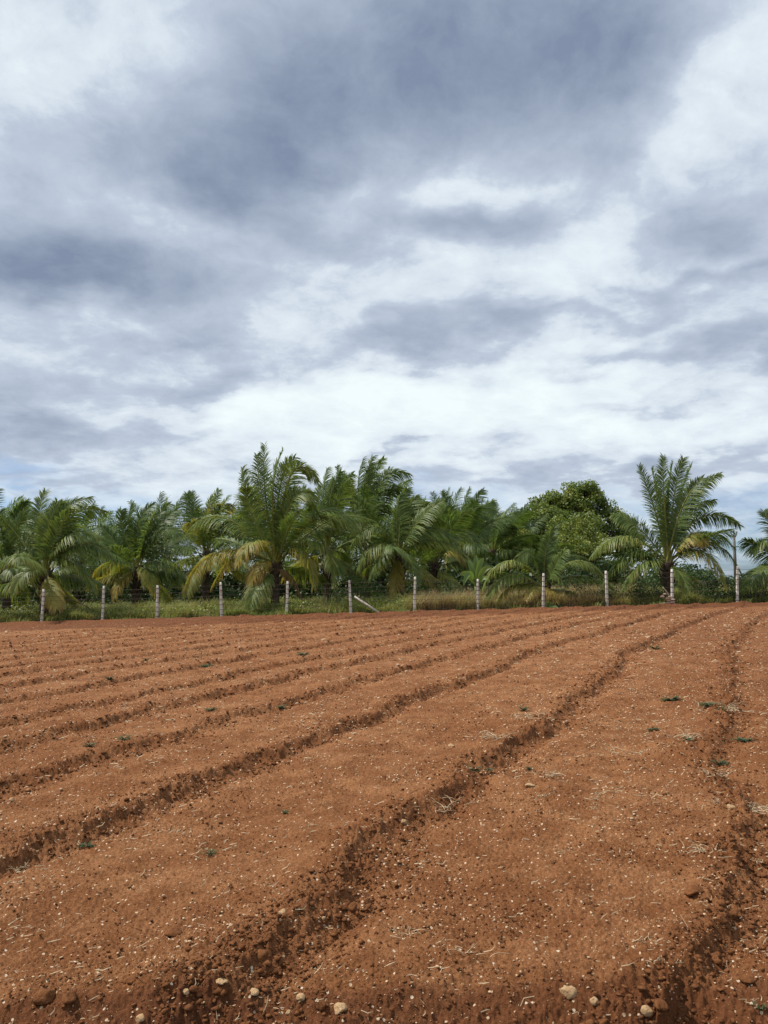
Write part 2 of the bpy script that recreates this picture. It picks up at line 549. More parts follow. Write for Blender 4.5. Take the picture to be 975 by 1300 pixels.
def build_field():
    nr, nc = 1050, 1150
    p = .3
    q = np.linspace(1.7 ** -p, (FENCE_Y + .25) ** -p, nr)
    d = q ** (-1 / p)
    t = np.linspace(-1, 1, nc)
    x = t[None] * (.70 * d[:, None] + .55)
    y = np.repeat(d[:, None], nc, 1)
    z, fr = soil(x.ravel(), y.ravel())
    V = np.stack([x.ravel(), y.ravel(), z], -1)
    i = (np.arange(nr - 1) * nc)[:, None] + np.arange(nc - 1)[None]
    Q = np.stack([i, i + 1, i + nc + 1, i + nc], -1).reshape(-1, 4)
    o = mesh('ploughed_field', V, [Q], M_SOIL, None, {'fresh_shade': fr}, True)
    tag(o, kind='structure')
    # one sheet to the horizon; it dips well under the finely modelled field
    xs = np.unique(np.concatenate([-np.geomspace(30, 6000, 26), np.linspace(-30, 30, 121), np.geomspace(30, 6000, 26)]))
    ys = np.unique(np.concatenate([-np.geomspace(2, 3000, 24), np.linspace(-2, 36.0, 77), np.array([36.1, 36.3, 36.6]), np.linspace(37, 70, 67), np.geomspace(72, 9000, 30)]))
    gx, gy = np.meshgrid(xs, ys)
    gz = lie(gx)
    inside = (np.abs(gx) < .70 * gy + .2) & (gy > 1.9) & (gy < FENCE_Y + .15)
    edge = np.clip(np.minimum((.70 * gy + .55 - np.abs(gx)) / .5, (gy - 1.7) / .3), 0, 1)
    f2 = soil(gx.ravel(), np.minimum(gy, 36).ravel(), False)[0].reshape(gx.shape)
    gz = np.where((gy < FENCE_Y + .1), f2 - .02, gz)
    gz = np.where(inside, gz - .5, gz)
    turf = (gy > FENCE_Y + .05).astype(float)
    gz = gz + np.where(gy > 37.5, .05 * gnoise(gx * .5, gy * .5, 44), 0)
    fr2 = np.where(gy < 36, .25, 0.0)
    n1 = len(xs)
    i = (np.arange(len(ys) - 1) * n1)[:, None] + np.arange(n1 - 1)[None]
    Q = np.stack([i, i + 1, i + n1 + 1, i + n1], -1).reshape(-1, 4)
    o = mesh('ground', np.stack([gx.ravel(), gy.ravel(), gz.ravel()], -1), [Q], M_GROUND, None, {'fresh_shade': fr2.ravel(), 'turf': turf.ravel()}, True)
    tag(o, kind='structure')


build_field()

# ------------------------------------------------------------------ coconut palms
WIND = np.array([1.0, .15, 0.0])


def frond_mesh(C, nleaf, Lm, tint, wind=.25, sway=.55, rng=R, width=.038, bare=.13, tipyellow=.15, fade=0.0):
    """C: (n,3) midrib points, in metres. Returns one mesh part: rib and leaflets"""
    n = len(C)
    T = np.gradient(C, axis=0); T /= np.linalg.norm(T, axis=1)[:, None]
    h = C[-1] - C[0]; h = np.array([h[0], h[1], 0.0])
    if np.linalg.norm(h) < .3: h = np.array([.3, -.9, 0])
    h /= np.linalg.norm(h)
    up_ = (C[-1][2] - C[0][2]) / (np.linalg.norm(C[-1] - C[0]) + 1e-6)
    roll = rng.choice([-1, 1]) * rng.uniform(.1 + .75 * max(0, up_), .4 + 1.05 * max(0, up_))
    side0 = np.array([h[1], -h[0], 0.0])
    m = MB()
    L = np.linalg.norm(np.diff(C, axis=0), axis=1).sum()
    m.tube(C, np.linspace(.050, .010, n) * (L / 4.2), 5, max(.42, min(1, tint * 1.1)), cap=False)
    s = np.linspace(bare, .995, nleaf)
    s = np.clip(s + rng.uniform(-.4, .4, nleaf) / nleaf, 0, 1)
    idx = s * (n - 1)
    i0 = np.minimum(idx.astype(int), n - 2); fr = (idx - i0)[:, None]
    P = C[i0] * (1 - fr) + C[i0 + 1] * fr
    t = T[i0] * (1 - fr) + T[i0 + 1] * fr
    t /= np.linalg.norm(t, axis=1)[:, None]
    for sg in (-1, 1):
        side = side0[None] - t * (t @ side0)[:, None]
        side /= np.linalg.norm(side, axis=1)[:, None]
        nrm = np.cross(side, t)
        nrm *= np.where((nrm[:, 2:3] + .3 * (nrm @ -h)[:, None]) < 0, -1, 1)
        cr, sr = math.cos(roll), math.sin(roll)
        sd = side * cr + nrm * sr
        nm = nrm * cr - side * sr
        beta = np.radians(22 + 36 * s) + rng.normal(0, .05, nleaf)
        lift = .22 + rng.normal(0, .09, nleaf)
        gp = np.repeat(rng.normal(0, 1, nleaf // 4 + 2), rng.integers(3, 6, nleaf // 4 + 2))
        gp = np.resize(gp, nleaf)
        beta = beta + .06 * gp
        lift = lift + .09 * np.resize(np.roll(gp, 2), nleaf)
        dr = sg * sd * np.cos(beta)[:, None] + t * np.sin(beta)[:, None] + nm * lift[:, None]
        dr /= np.linalg.norm(dr, axis=1)[:, None]
        ln = Lm * np.interp(s, [bare, .3, .55, .8, 1], [.55, .92, 1, .72, .34]) * rng.uniform(.82, 1.08, nleaf)
        g = sway * rng.uniform(.7, 1.25, nleaf) * (1.5 - 1.0 * np.clip(t[:, 2], 0, 1))
        wv = t - dr * np.sum(t * dr, axis=1)[:, None]
        wv /= np.linalg.norm(wv, axis=1)[:, None] + 1e-6
        rs = np.array([0, .33, .68, 1.0]); ws = np.array([.55, 1, .8, .12]) * width
        pts = []
        for r, w in zip(rs, ws):
            c = P + dr * (ln * r)[:, None]
            c = c + np.array([0, 0, -1.0])[None] * (g * ln * r * r)[:, None] + WIND[None] * (wind * ln * r * r)[:, None]
            # keep the leaflet its own length when it hangs
            v = c - P
            vl = np.linalg.norm(v, axis=1) + 1e-6
            c = P + v * np.minimum(1.0, ln * r / vl)[:, None] if r > 0 else c
            pts += [c - wv * w / 2, c + wv * w / 2]
        V = np.stack(pts, 1).reshape(-1, 3)
        b = (np.arange(nleaf) * 8)[:, None]
        Q = np.concatenate([b + np.array([[0, 1, 3, 2]]), b + np.array([[2, 3, 5, 4]]), b + np.array([[4, 5, 7, 6]])])
        tv = tint + rng.normal(0, .08, nleaf) + fade * s
        tt = np.stack([tv, tv, tv, tv, tv + tipyellow * .4, tv + tipyellow * .4, tv + tipyellow, tv + tipyellow], 1).ravel()
        m.add(V, [Q], np.clip(tt, 0, 1))
    return m


def grow(B, az, e0, L, droop, wind, n=15):
    """a midrib from B that leaves at azimuth az, elevation e0 and bends over under its weight and the wind"""
    d = np.array([math.sin(az) * math.cos(e0), math.cos(az) * math.cos(e0), math.sin(e0)])
    p = np.array(B, float); out = [p.copy()]
    ds = L / (n - 1)
    for k in range(n - 1):
        f = (k + 1) / n
        d = d + np.array([0, 0, -1.0]) * droop * ds * f * 1.1 + WIND * wind * ds * f
        d /= np.linalg.norm(d)
        p = p + d * ds
        out.append(p.copy())
    return np.array(out)


def bez(a, b, c, n=15):
    t = np.linspace(0, 1, n)[:, None]
    return a * (1 - t) ** 2 + 2 * b * t * (1 - t) + c * t * t


def palm(label, px, py, D, seed, explicit=(), n_auto=16, L=3.9, lean=0.0, wind=.10, leaf=112, tint=.12, dead=(), trunk_r=.19, emin=-34, emax=84, Lm=1.15, nod=.8, group='coconut palms behind the fence'):
    """crown centre at photo pixel (px,py), distance D"""
    rng = np.random.default_rng(seed)
    C = W(px, py, D)
    bx, by = C[0] - lean, C[1]
    g0 = float(lie(bx))
    root = thing('coconut_palm', label, 'palm tree', (bx, by, g0), group)
    B0 = np.array([bx, by, g0])
    # trunk with the rings and stubs of old fronds
    H = C[2] - g0
    zs = np.linspace(-.25, H + .12, max(14, int(H * 14)))
    f = np.clip(zs / H, 0, 1)
    pts = np.stack([lean * f ** 1.5, 0 * zs, zs], -1)
    rad = trunk_r * (1.25 - .4 * f + .5 * np.exp(-(zs + .1) / .25) * .5 + .28 * np.exp(-((f - 1) / .18) ** 2)) * (1 + .05 * np.cos(np.arange(len(zs)) * math.pi))
    m = MB()
    m.tube(pts, rad, 10)
    for k in range(26):
        a = k * 2.4 + rng.uniform(-.3, .3); zz = H * (1 - .022 * k) - .05
        if zz < .3: break
        r0 = trunk_r * 1.0
        o = np.array([math.cos(a), math.sin(a), 0])
        c0 = np.array([lean * (zz / H) ** 1.5, 0, zz])
        ln = rng.uniform(.18, .42)
        m.tube([c0 + o * r0 * .7, c0 + o * (r0 + ln * .4) + [0, 0, ln * .45], c0 + o * (r0 + ln * .6) + [0, 0, ln]], [.065, .05, .025], 5)
    m.build('trunk', M_TRUNK, root)
    top = C - B0

    def put(Cw, tn, name='frond', lab=None, Lm_=Lm, leaf_=leaf, sway=.6, wd=None, tipy=.16, fade=0.0, bare=.16):
        mm = frond_mesh(Cw, leaf_, Lm_, tn, wind * 1.0 if wd is None else wd, sway, rng, tipyellow=tipy, fade=fade, bare=bare)
        o = mm.build(name, M_FROND, root)
        if lab: o['label'] = lab
        return o
    for e in explicit:
        tx, ty, cx, cy = e[:4]
        dd = e[4] if len(e) > 4 else 0.0
        tn = e[5] if len(e) > 5 else tint
        off = rng.uniform(-.1, .1, 3) * np.array([1, 1, .6])
        a = C - B0 + off
        b = W(cx, cy, D + dd * .55) - B0
        c = W(tx, ty, D + dd) - B0
        Cw = bez(a, b, c)
        if ty < py - 30:                       # young fronds: the tip nods over downwind
            q = np.clip((np.linspace(0, 1, len(Cw)) - .5) / .5, 0, 1)[:, None] ** 2
            Cw = Cw + q * nod * (WIND * rng.uniform(.15, .6) + np.array([0, rng.uniform(-.3, .3), -rng.uniform(.1, .45)]))
        ln = np.linalg.norm(np.diff(Cw, axis=0), axis=1).sum()
        put(Cw, tn, lab='yellowing frond' if tn > .36 else None, Lm_=Lm * min(1, .45 + .16 * ln), leaf_=int(leaf * min(1.1, .4 + .17 * ln)), tipy=.16 if tn < .3 else .25, fade=.0 if tn < .3 else .12)
    for k in range(n_auto):
        f = (k + .5) / n_auto
        az = k * 2.39996 + rng.uniform(-.3, .3)
        e0 = math.radians(emax + (emin - emax) * f ** 1.15 + rng.uniform(-7, 7))
        LL = L * (.78 + .22 * math.sin(math.pi * min(1, f + .25))) * rng.uniform(.9, 1.06)
        dr = .16 + .30 * f + rng.uniform(-.04, .06)
        r = .12
        Bp = top + np.array([math.sin(az) * r, math.cos(az) * r, -.35 * f + .1])
        tn = tint + (.10 if f > .65 else 0) + (.16 if (f > .8 and rng.random() < .6) else 0) + rng.uniform(-.05, .06)
        put(grow(Bp, az, e0, LL, dr, wind * (.6 + rng.uniform(0, .6))), tn, lab='yellowing frond' if tn > .34 else None)
    for e in dead:
        tx, ty, cx, cy = e[:4]
        Cw = bez(top + np.array([0, -.15, -.3]), W(cx, cy, D - .4) - B0, W(tx, ty, D - .5) - B0)
        put(Cw, .93, 'dead_frond', 'brown dried frond hanging down', Lm_=.5, leaf_=46, sway=1.6, wd=.02, tipy=0)
    # the unopened spear and a few spathes in the heart of the crown
    m = MB()
    m.tube(grow(top, rng.uniform(0, 6), math.radians(86), L * .5, .02, wind * .5, 8), np.linspace(.05, .008, 8), 5, .3)
    m.build('spear_leaf', M_RACHIS, root)
    return root


def build_palms():
    palm('broad palm with its crown spreading right above the first white fence post', 58, 727, 37.6, 101,
         [(46, 620, 47, 668, .3), (64, 632, 60, 680, -.4), (80, 628, 62, 664, .8), (101, 628, 66, 645, -.3), (127, 646, 84, 630, .2, .16), (113, 672, 78, 668, -1.0, .2),
          (-6, 722, 30, 682, -.3, .2), (17, 752, 30, 712, -1.5, .28), (138, 704, 98, 668, -.4, .16), (119, 752, 98, 690, -1.2, .22), (72, 772, 64, 744, -1.8, .42), (36, 664, 38, 690, 1.5)],
         9, 3.7, wind=.12, tint=.13)
    palm('dark palm at the picture edge whose fronds sweep behind the broad one', 10, 722, 41.5, 102,
         [(28, 632, 12, 660, .5), (-6, 640, 2, 670, 0), (44, 650, 22, 655, -1), (50, 690, 30, 670, -1)], 14, 3.7, wind=.16, tint=.08)
    palm('dark upright palm between the second and third fence posts', 174, 722, 41.5, 103,
         [(145, 640, 158, 680, 0, .06), (158, 636, 164, 680, .5, .06), (184, 634, 170, 668, -.5, .06), (214, 640, 196, 680, .5, .08), (206, 632, 190, 672, 1.0, .06), (222, 668, 196, 668, -1, .12),
          (128, 700, 148, 688, -1, .14), (236, 740, 212, 700, -1.2, .16), (196, 752, 190, 716, -1.6, .3), (146, 758, 152, 726, -1.6, .44), (118, 735, 140, 700, .4, .3)], 9, 3.5, wind=.10, tint=.09)
    palm('pale palm behind with one broken frond tip standing above the rest', 262, 702, 47, 104,
         [(228, 624, 250, 668, 0, .12), (268, 628, 258, 660, 0, .26), (292, 640, 268, 640, -.5, .3), (238, 660, 246, 664, -1, .3), (318, 668, 290, 645, -.6, .2)], 13, 3.9, wind=.14, tint=.16)
    palm('tallest palm of the grove, windswept, with yellowing lower fronds and one dead frond', 350, 716, 38.8, 105,
         [(300, 590, 316, 634, .4), (306, 612, 316, 650, -.8), (318, 572, 338, 655, -.4), (331, 560, 336, 640, .6), (350, 566, 342, 630, -.5), (371, 574, 348, 610, .7, .16), (399, 608, 362, 548, 0, .2), (398, 645, 366, 580, -.7, .15), (388, 622, 366, 618, -1.4, .2),
          (231, 672, 282, 622, .0, .22), (236, 744, 268, 672, -.8, .40), (302, 716, 322, 660, -2.2, .36), (300, 640, 318, 664, 1.0, .12), (462, 706, 424, 600, -1.4, .18), (448, 668, 410, 610, -.3, .14), (426, 742, 420, 650, -1.4, .26), (398, 745, 392, 668, -1.8, .30), (270, 745, 300, 676, .9, .42), (466, 655, 420, 640, 1.5, .2), (318, 748, 326, 700, -1.4, .46)],
         5, 3.9, wind=.10, tint=.12, dead=[(386, 772, 372, 716), (362, 762, 372, 722)], Lm=1.2)
    palm('slender palm standing tall just behind the tallest one', 416, 698, 42.5, 106,
         [(411, 590, 408, 650, 0, .1), (424, 596, 416, 645, -.5, .1), (442, 598, 420, 630, 0, .12), (398, 610, 406, 650, .5, .1), (446, 628, 424, 614, 0, .1), (388, 640, 402, 650, -.5, .18)],
         12, 4.2, wind=.12, tint=.11)
    palm('tall palm with loose fronds blown over to one side', 466, 676, 45.5, 107,
         [(452, 577, 452, 640, 0, .06), (466, 574, 462, 635, 0, .08), (480, 580, 464, 620, .6, .08), (516, 596, 478, 590, 0, .1), (512, 618, 480, 610, -.6, .1), (440, 615, 452, 640, .4, .1), (508, 665, 492, 622, -.5, .15)],
         12, 4.3, wind=.14, tint=.09)
    palm('bent palm with long arching fronds behind the seventh fence post', 506, 704, 41.5, 108,
         [(503, 624, 504, 660, 0, .1), (524, 628, 510, 652, 0, .12), (548, 638, 520, 628, .4, .12), (560, 662, 526, 640, 0, .14), (580, 690, 540, 650, -.4, .16), (446, 692, 480, 638, -.3, .18), (455, 722, 478, 668, -1, .26), (600, 716, 556, 662, -.6, .28), (500, 762, 502, 726, -1.2, .46), (530, 740, 520, 698, -1.3, .2), (470, 735, 484, 690, -1.5, .16)],
         7, 3.9, wind=.2, tint=.13)
    palm('drooping palm with yellow frond tips above the banana plant', 552, 716, 44.5, 109,
         [(558, 642, 552, 676, 0, .1), (590, 650, 566, 650, 0, .12), (606, 684, 576, 656, -.6, .14), (598, 732, 580, 676, -1.0, .34), (520, 690, 535, 676, 0, .14)], 10, 3.7, wind=.22, tint=.12)
    palm('dark wind-bent palm in the dense part of the grove', 588, 692, 52, 110,
         [(600, 632, 590, 655, 0, .05), (622, 644, 598, 640, 0, .05), (566, 640, 576, 660, 0, .06)], 15, 4.0, wind=.24, tint=.06)
    palm('dark palm hanging over toward the leafy tree', 626, 700, 55, 111, [(640, 650, 630, 668, 0, .05), (655, 672, 640, 660, 0, .05)], 14, 3.9, wind=.22, tint=.05)
    palm('young palm behind the ninth post with one upright frond and two low arches', 690, 746, 37.4, 112,
         [(699, 662, 690, 710, 0, .02), (688, 680, 690, 715, .5, .02), (722, 690, 700, 690, .6, .05), (738, 706, 712, 694, 1.2, .06), (655, 722, 674, 672, -.6, .12), (664, 706, 676, 688, .5, .06), (613, 748, 640, 678, -1.0, .27), (776, 748, 740, 678, -1.0, .25), (618, 762, 640, 706, -1.2, .25), (628, 772, 640, 730, -.8, .30), (706, 764, 700, 744, -1.6, .5), (668, 762, 676, 742, -1.4, .46), (790, 760, 750, 712, .8, .14), (720, 745, 708, 722, -1.2, .1)],
         5, 2.4, wind=.06, tint=.06, trunk_r=.15, Lm=.8)
    palm('lone tall palm behind the eleventh post with a full upright crown', 848, 716, 37.6, 113,
         [(808, 590, 838, 650, .2, .08), (839, 578, 844, 650, -.3, .07), (850, 586, 848, 640, .8, .06), (864, 580, 852, 640, .3, .08), (912, 600, 868, 628, .0, .10), (904, 634, 866, 650, .7, .10), (938, 666, 884, 626, .3, .10), (930, 694, 888, 652, -.4, .22), (944, 736, 908, 652, -.5, .24), (920, 745, 896, 668, -1.6, .30),
          (778, 652, 812, 660, .2, .14), (752, 706, 792, 652, -.4, .26), (766, 742, 796, 676, -.6, .16), (874, 588, 858, 645, .9, .07), (824, 592, 842, 650, .9, .07), (890, 606, 862, 632, -.9, .09), (792, 746, 812, 700, -1.4, .2), (896, 690, 874, 660, -1.2, .37), (872, 752, 868, 722, -1.2, .24)],
         4, 3.3, wind=.07, tint=.09, Lm=1.05, nod=.25)
    palm('palm cut off by the picture edge beside the last post', 1004, 716, 37.2, 114,
         [(965, 641, 982, 672, 0, .04), (956, 702, 972, 664, 0, .12), (938, 748, 964, 712, -1.0, .14), (952, 736, 972, 704, .6, .05)], 6, 2.4, wind=.07, tint=.08)
    # the ranks behind
    rows = [(-20, 700, 50, 'palm at the far end of the grove beyond the edge palm'), (100, 716, 51, 'dim palm seen through the gap right of the broad palm'), (140, 716, 56, 'small far palm just left of the dark upright one'),
            (212, 706, 52, 'far palm showing over the third fence post'), (300, 704, 55, 'far palm filling the gap left of the tallest one'),
            (384, 706, 52, 'far palm shaded behind the dead frond'), (440, 712, 54, 'far palm low behind the first white brace'),
            (486, 702, 57, 'far palm between the windblown palm and the bent one'), (536, 694, 60, 'far palm on the skyline over the yellow tips'),
            (570, 684, 63, 'far palm at the highest point of the dark thicket'), (612, 690, 66, 'far palm on the skyline left of the leafy tree'), (646, 706, 60, 'far palm half hidden by the leafy tree')]
    for k, (px, py, D, lab) in enumerate(rows):
        palm(lab, px, py, D, 300 + k, (), 24, 4.1, wind=.16, leaf=70, tint=.06, group='coconut palms deeper in the grove')


build_palms()


# ------------------------------------------------------------------ leafy trees, shrubs
def leaf_cloud(rng, centres, radii, per, size, tint, flat=.75):
    """leaf-sized faces through the volume of each clump"""
    m = MB()
    for c, r in zip(centres, radii):
        n = int(per * r * r)
        v = rng.normal(size=(n, 3)); v /= np.linalg.norm(v, axis=1)[:, None]
        rr = r * rng.uniform(.25, 1.08, n) ** .6
        p = c + v * rr[:, None] * np.array([1, 1, flat])
        nd = v * .6 + rng.normal(0, .6, (n, 3)) + np.array([0, 0, .5])
        nd /= np.linalg.norm(nd, axis=1)[:, None]
        a = np.cross(nd, rng.normal(size=(n, 3))); a /= np.linalg.norm(a, axis=1)[:, None]
        b = np.cross(nd, a)
        s = size * rng.uniform(.6, 1.3, n)[:, None]
        V = np.stack([p - a * s * .5, p + b * s * .26, p + a * s * .5, p - b * s * .26], 1).reshape(-1, 3)
        q = (np.arange(n) * 4)[:, None] + np.arange(4)[None]
        tn = tint + rng.normal(0, .09, n) + rng.normal(0, .07)
        m.add(V, [q], np.clip(np.repeat(tn, 4), 0, 1))
    return m


def leafy_tree(label, px, top, D, w, seed, tint=.4, nclump=60, size=.2, per=230, group=None, base=.35, lobes=None):
    rng = np.random.default_rng(seed)
    c = W(px, top, D)
    g0 = float(lie(c[0]))
    H = c[2] - g0
    root = thing('leafy_tree', label, 'tree', (c[0], D, g0), group)
    hw = w / 2
    tb = MB()
    zs = np.linspace(-.2, H * .45, 8)
    tb.tube(np.stack([.15 * np.sin(zs), .1 * np.cos(zs), zs], -1), np.linspace(.28, .17, 8) * H / 8, 8)
    cents, rads = [], []
    limbs = []
    lobes = lobes or [(math.cos(q * 2.4) * rng.uniform(.2, .65), math.sin(q * 2.4) * rng.uniform(.2, .6), rng.uniform(base + .1, .80), rng.uniform(.28, .48)) for q in range(8)] + [(0, 0, .8, .3)]
    for k in range(nclump):
        lx_, ly_, lz_, lr_ = lobes[k % len(lobes)]
        v = rng.normal(size=3); v *= rng.uniform(.3, 1.0) ** .5 / np.linalg.norm(v)
        rad = rng.uniform(.32, .8) * H / 9
        c_ = np.array([(lx_ + v[0] * lr_) * hw, (ly_ + v[1] * lr_) * hw, H * lz_ + v[2] * lr_ * min(hw, H * .5)])
        c_[2] = min(max(c_[2], H * base), H - rad * .6)
        cents.append(c_); rads.append(rad)
    for k in range(0):
        u = rng.uniform(0, 1) ** .8
        a = rng.uniform(0, 2 * math.pi)
        zf = rng.uniform(base, 1.0)
        env = math.sqrt(max(0.05, 1 - ((zf - .58) / .48) ** 2))
        r = hw * env * math.sqrt(rng.uniform(.1, 1))
        rad = rng.uniform(.4, .95) * H / 9
        cents.append(np.array([math.cos(a) * r, math.sin(a) * r, min(H * zf, H - rad * .7)]))
        rads.append(rad)
    cents.append(np.array([0, 0, H - rads[0] * .6])); rads.append(rads[0])
    for k in range(0, nclump, 3):
        e = cents[k]
        s = np.array([0, 0, H * rng.uniform(.22, .42)])
        mid = (s + e) / 2 + rng.normal(0, .15, 3)
        tb.tube(bez(s, mid, e, 7), np.linspace(.09, .015, 7) * H / 8, 5)
    tb.build('trunk', M_BARK, root)
    leaf_cloud(rng, cents, rads, per, size, tint).build('crown', M_LEAFD, root)
    return root


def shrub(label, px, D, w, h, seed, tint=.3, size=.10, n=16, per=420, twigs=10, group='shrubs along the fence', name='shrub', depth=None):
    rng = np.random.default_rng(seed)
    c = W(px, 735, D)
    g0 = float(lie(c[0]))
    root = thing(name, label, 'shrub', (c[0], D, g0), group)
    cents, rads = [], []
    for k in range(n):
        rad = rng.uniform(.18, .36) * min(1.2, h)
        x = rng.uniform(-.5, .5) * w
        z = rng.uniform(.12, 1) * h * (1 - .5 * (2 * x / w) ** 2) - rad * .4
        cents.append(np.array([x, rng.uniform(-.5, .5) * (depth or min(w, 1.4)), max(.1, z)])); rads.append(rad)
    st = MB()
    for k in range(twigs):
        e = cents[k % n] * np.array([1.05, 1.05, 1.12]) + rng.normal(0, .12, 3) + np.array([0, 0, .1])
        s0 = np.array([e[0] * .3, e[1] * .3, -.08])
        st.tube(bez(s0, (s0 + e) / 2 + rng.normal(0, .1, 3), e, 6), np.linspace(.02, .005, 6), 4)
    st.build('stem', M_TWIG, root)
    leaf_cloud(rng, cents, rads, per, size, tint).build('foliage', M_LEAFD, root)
    return root


def build_greens():
    leafy_tree('big dark leafy tree whose domed top stands over the grove', 720, 612, 62, 11.4, 21, .72, 480, .24, 330, base=.2, lobes=[(.25, 0, .84, .30), (.05, .3, .72, .36), (-.42, -.1, .62, .34), (.60, .1, .64, .32), (0, -.3, .5, .45), (-.72, .1, .44, .28), (.82, 0, .44, .24), (-.2, .2, .78, .24)])
    leafy_tree('yellow-green bushy tree in front of the big leafy tree', 746, 646, 55, 8.2, 22, .80, 300, .2, 330, base=.08)
    leafy_tree('bright yellow-green small tree left of the young palm', 664, 664, 56, 5.0, 23, .86, 130, .2, 360, base=.08)
    leafy_tree('mid green tree low behind the lone tall palm', 806, 690, 52, 4.2, 24, .45, 40, .18, 320, base=.15)
    leafy_tree('small dark tree under the lone palm beside the thin utility pole', 896, 716, 46, 3.4, 25, .34, 36, .15, 380, base=.1)
    S = shrub
    S('bright green bush behind the braced fence post', 452, 38.6, 2.6, 1.9, 31, .38, .12, 22, 520, 14)
    S('yellow-green low bush right of the braced post', 492, 38.0, 2.0, 1.15, 32, .66, .10, 14, 520, 10)
    S('low grey-twigged bush between the tallest palm and braced post', 412, 36.9, 2.4, .75, 33, .22, .07, 12, 260, 46)
    S('dense green bush under the banana plant', 592, 39.6, 3.0, 1.7, 34, .42, .14, 20, 480, 8)
    S('bright leafy bush left of the banana plant', 566, 40.5, 2.4, 1.5, 35, .30, .13, 18, 480, 8)
    S('dark scrub right of the young palm', 742, 37.2, 2.6, 1.15, 36, .30, .08, 34, 900, 26)
    S('brownish scrub between the tenth and eleventh posts', 790, 37.0, 2.4, 1.35, 37, .34, .08, 34, 900, 26)
    S('dark hedge bush left of the eleventh post', 826, 36.9, 2.2, 1.3, 38, .24, .08, 34, 900, 22)
    S('dark hedge bush right of the eleventh post', 878, 36.9, 2.3, 1.3, 39, .22, .08, 34, 900, 22)
    S('dark hedge bush left of the last post', 912, 37.0, 2.0, 1.35, 40, .26, .08, 34, 900, 20)
    S('dark hedge bush right of the last post', 954, 36.9, 2.4, 1.2, 41, .28, .08, 34, 900, 22)
    S('hedge bush at the edge under the cut-off palm', 1000, 37.2, 2.4, 1.3, 42, .24, .08, 18, 460, 18)
    S('small round bush behind the sixth post gap', 380, 41.0, 2.2, 1.0, 43, .4, .10, 12, 460, 8)
    S('leafy bush far left under the edge palm', 20, 43.0, 3.0, 1.3, 44, .34, .12, 16, 420, 8)
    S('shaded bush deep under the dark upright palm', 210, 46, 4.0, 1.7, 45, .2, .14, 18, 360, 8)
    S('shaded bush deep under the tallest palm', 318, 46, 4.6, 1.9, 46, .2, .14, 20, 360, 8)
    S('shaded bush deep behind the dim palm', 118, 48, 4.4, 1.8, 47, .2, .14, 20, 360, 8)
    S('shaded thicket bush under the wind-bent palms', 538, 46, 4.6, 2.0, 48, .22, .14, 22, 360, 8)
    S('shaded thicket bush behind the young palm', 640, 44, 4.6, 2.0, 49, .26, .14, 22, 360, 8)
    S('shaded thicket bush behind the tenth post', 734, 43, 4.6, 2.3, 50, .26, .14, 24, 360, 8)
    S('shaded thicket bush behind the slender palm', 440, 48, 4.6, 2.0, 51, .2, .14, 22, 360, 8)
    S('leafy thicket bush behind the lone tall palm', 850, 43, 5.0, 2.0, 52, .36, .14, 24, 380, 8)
    # the wood behind reads as one dark mass
    rng = np.random.default_rng(66)
    cs, rs = [], []
    for k in range(430):
        px = rng.uniform(-90, 900); D = rng.uniform(58, 76)
        hmax = np.interp(px, [-90, 560, 660, 800, 850, 900], [4.4, 5.2, 5.6, 4.6, 3.0, 1.6])
        x = (px - 487.5) / F * D
        r = rng.uniform(.6, 1.1)
        cs.append(np.array([x, D, lie(x) + rng.uniform(.2, hmax) - r * .3])); rs.append(r)
    for k in range(420):
        px = rng.uniform(-90, 880); D = rng.uniform(50, 58)
        x = (px - 487.5) / F * D
        r = rng.uniform(.5, .95)
        cs.append(np.array([x, D, lie(x) + rng.uniform(.1, 2.3) * (1 if px < 800 else .6)])); rs.append(r)
    for k in range(120):
        px = rng.uniform(800, 1150); D = rng.uniform(58, 76)
        x = (px - 487.5) / F * D
        r = rng.uniform(.35, .6)
        cs.append(np.array([x, D, lie(x) + rng.uniform(.1, 1.0)])); rs.append(r)
    o = leaf_cloud(rng, cs, rs, 125, .32, .16).build('far_woods', M_LEAFD)
    tag(o, 'dark far wood of bushes and low trees behind the palms', None, None, 'stuff')
    # banana plant
    rng = np.random.default_rng(61)
    D = 38.9
    c = W(604, 750, D); g0 = float(lie(c[0]))
    root = thing('banana_plant', 'bright banana plant with broad upright leaves behind the eighth post', 'banana plant', (c[0], D, g0))
    st = MB(); st.tube([[0, 0, -.1], [.02, 0, .6], [.0, .02, 1.15]], [.12, .10, .06], 9, .3)
    st.build('stem', M_BANANA, root)
    o3 = np.array([c[0], D, g0])
    for (tx, ty, cx, cy, dd) in [(614, 708, 606, 716, 0), (594, 710, 600, 722, .3), (626, 722, 612, 716, -.3), (584, 730, 594, 724, -.2), (622, 740, 614, 726, -.5), (604, 704, 604, 722, .4), (588, 744, 596, 712, -.9)]:
        P = bez(np.array([0, 0, 1.05]), W(cx, cy, D + dd * .5) - o3, W(tx, ty, D + dd) - o3, 10)
        T = np.gradient(P, axis=0); T /= np.linalg.norm(T, axis=1)[:, None]
        sd = np.cross(T, np.array([0.1, -1, .35])); sd /= np.linalg.norm(sd, axis=1)[:, None]
        nm = np.cross(sd, T)
        w = rng.uniform(.6, .85) * np.array([.02, .02, .10, .16, .19, .20, .19, .16, .10, .01])[:, None]
        V = np.concatenate([P - sd * w + nm * w * .5, P, P + sd * w + nm * w * .5])
        k = np.arange(9)[:, None]
        q = np.concatenate([k + np.array([[0, 10, 11, 1]]), k + np.array([[10, 20, 21, 11]])])
        m = MB(); m.add(V, [q], np.clip(rng.uniform(.3, .75), 0, 1))
        m.build('leaf', M_BANANA, root)


build_greens()


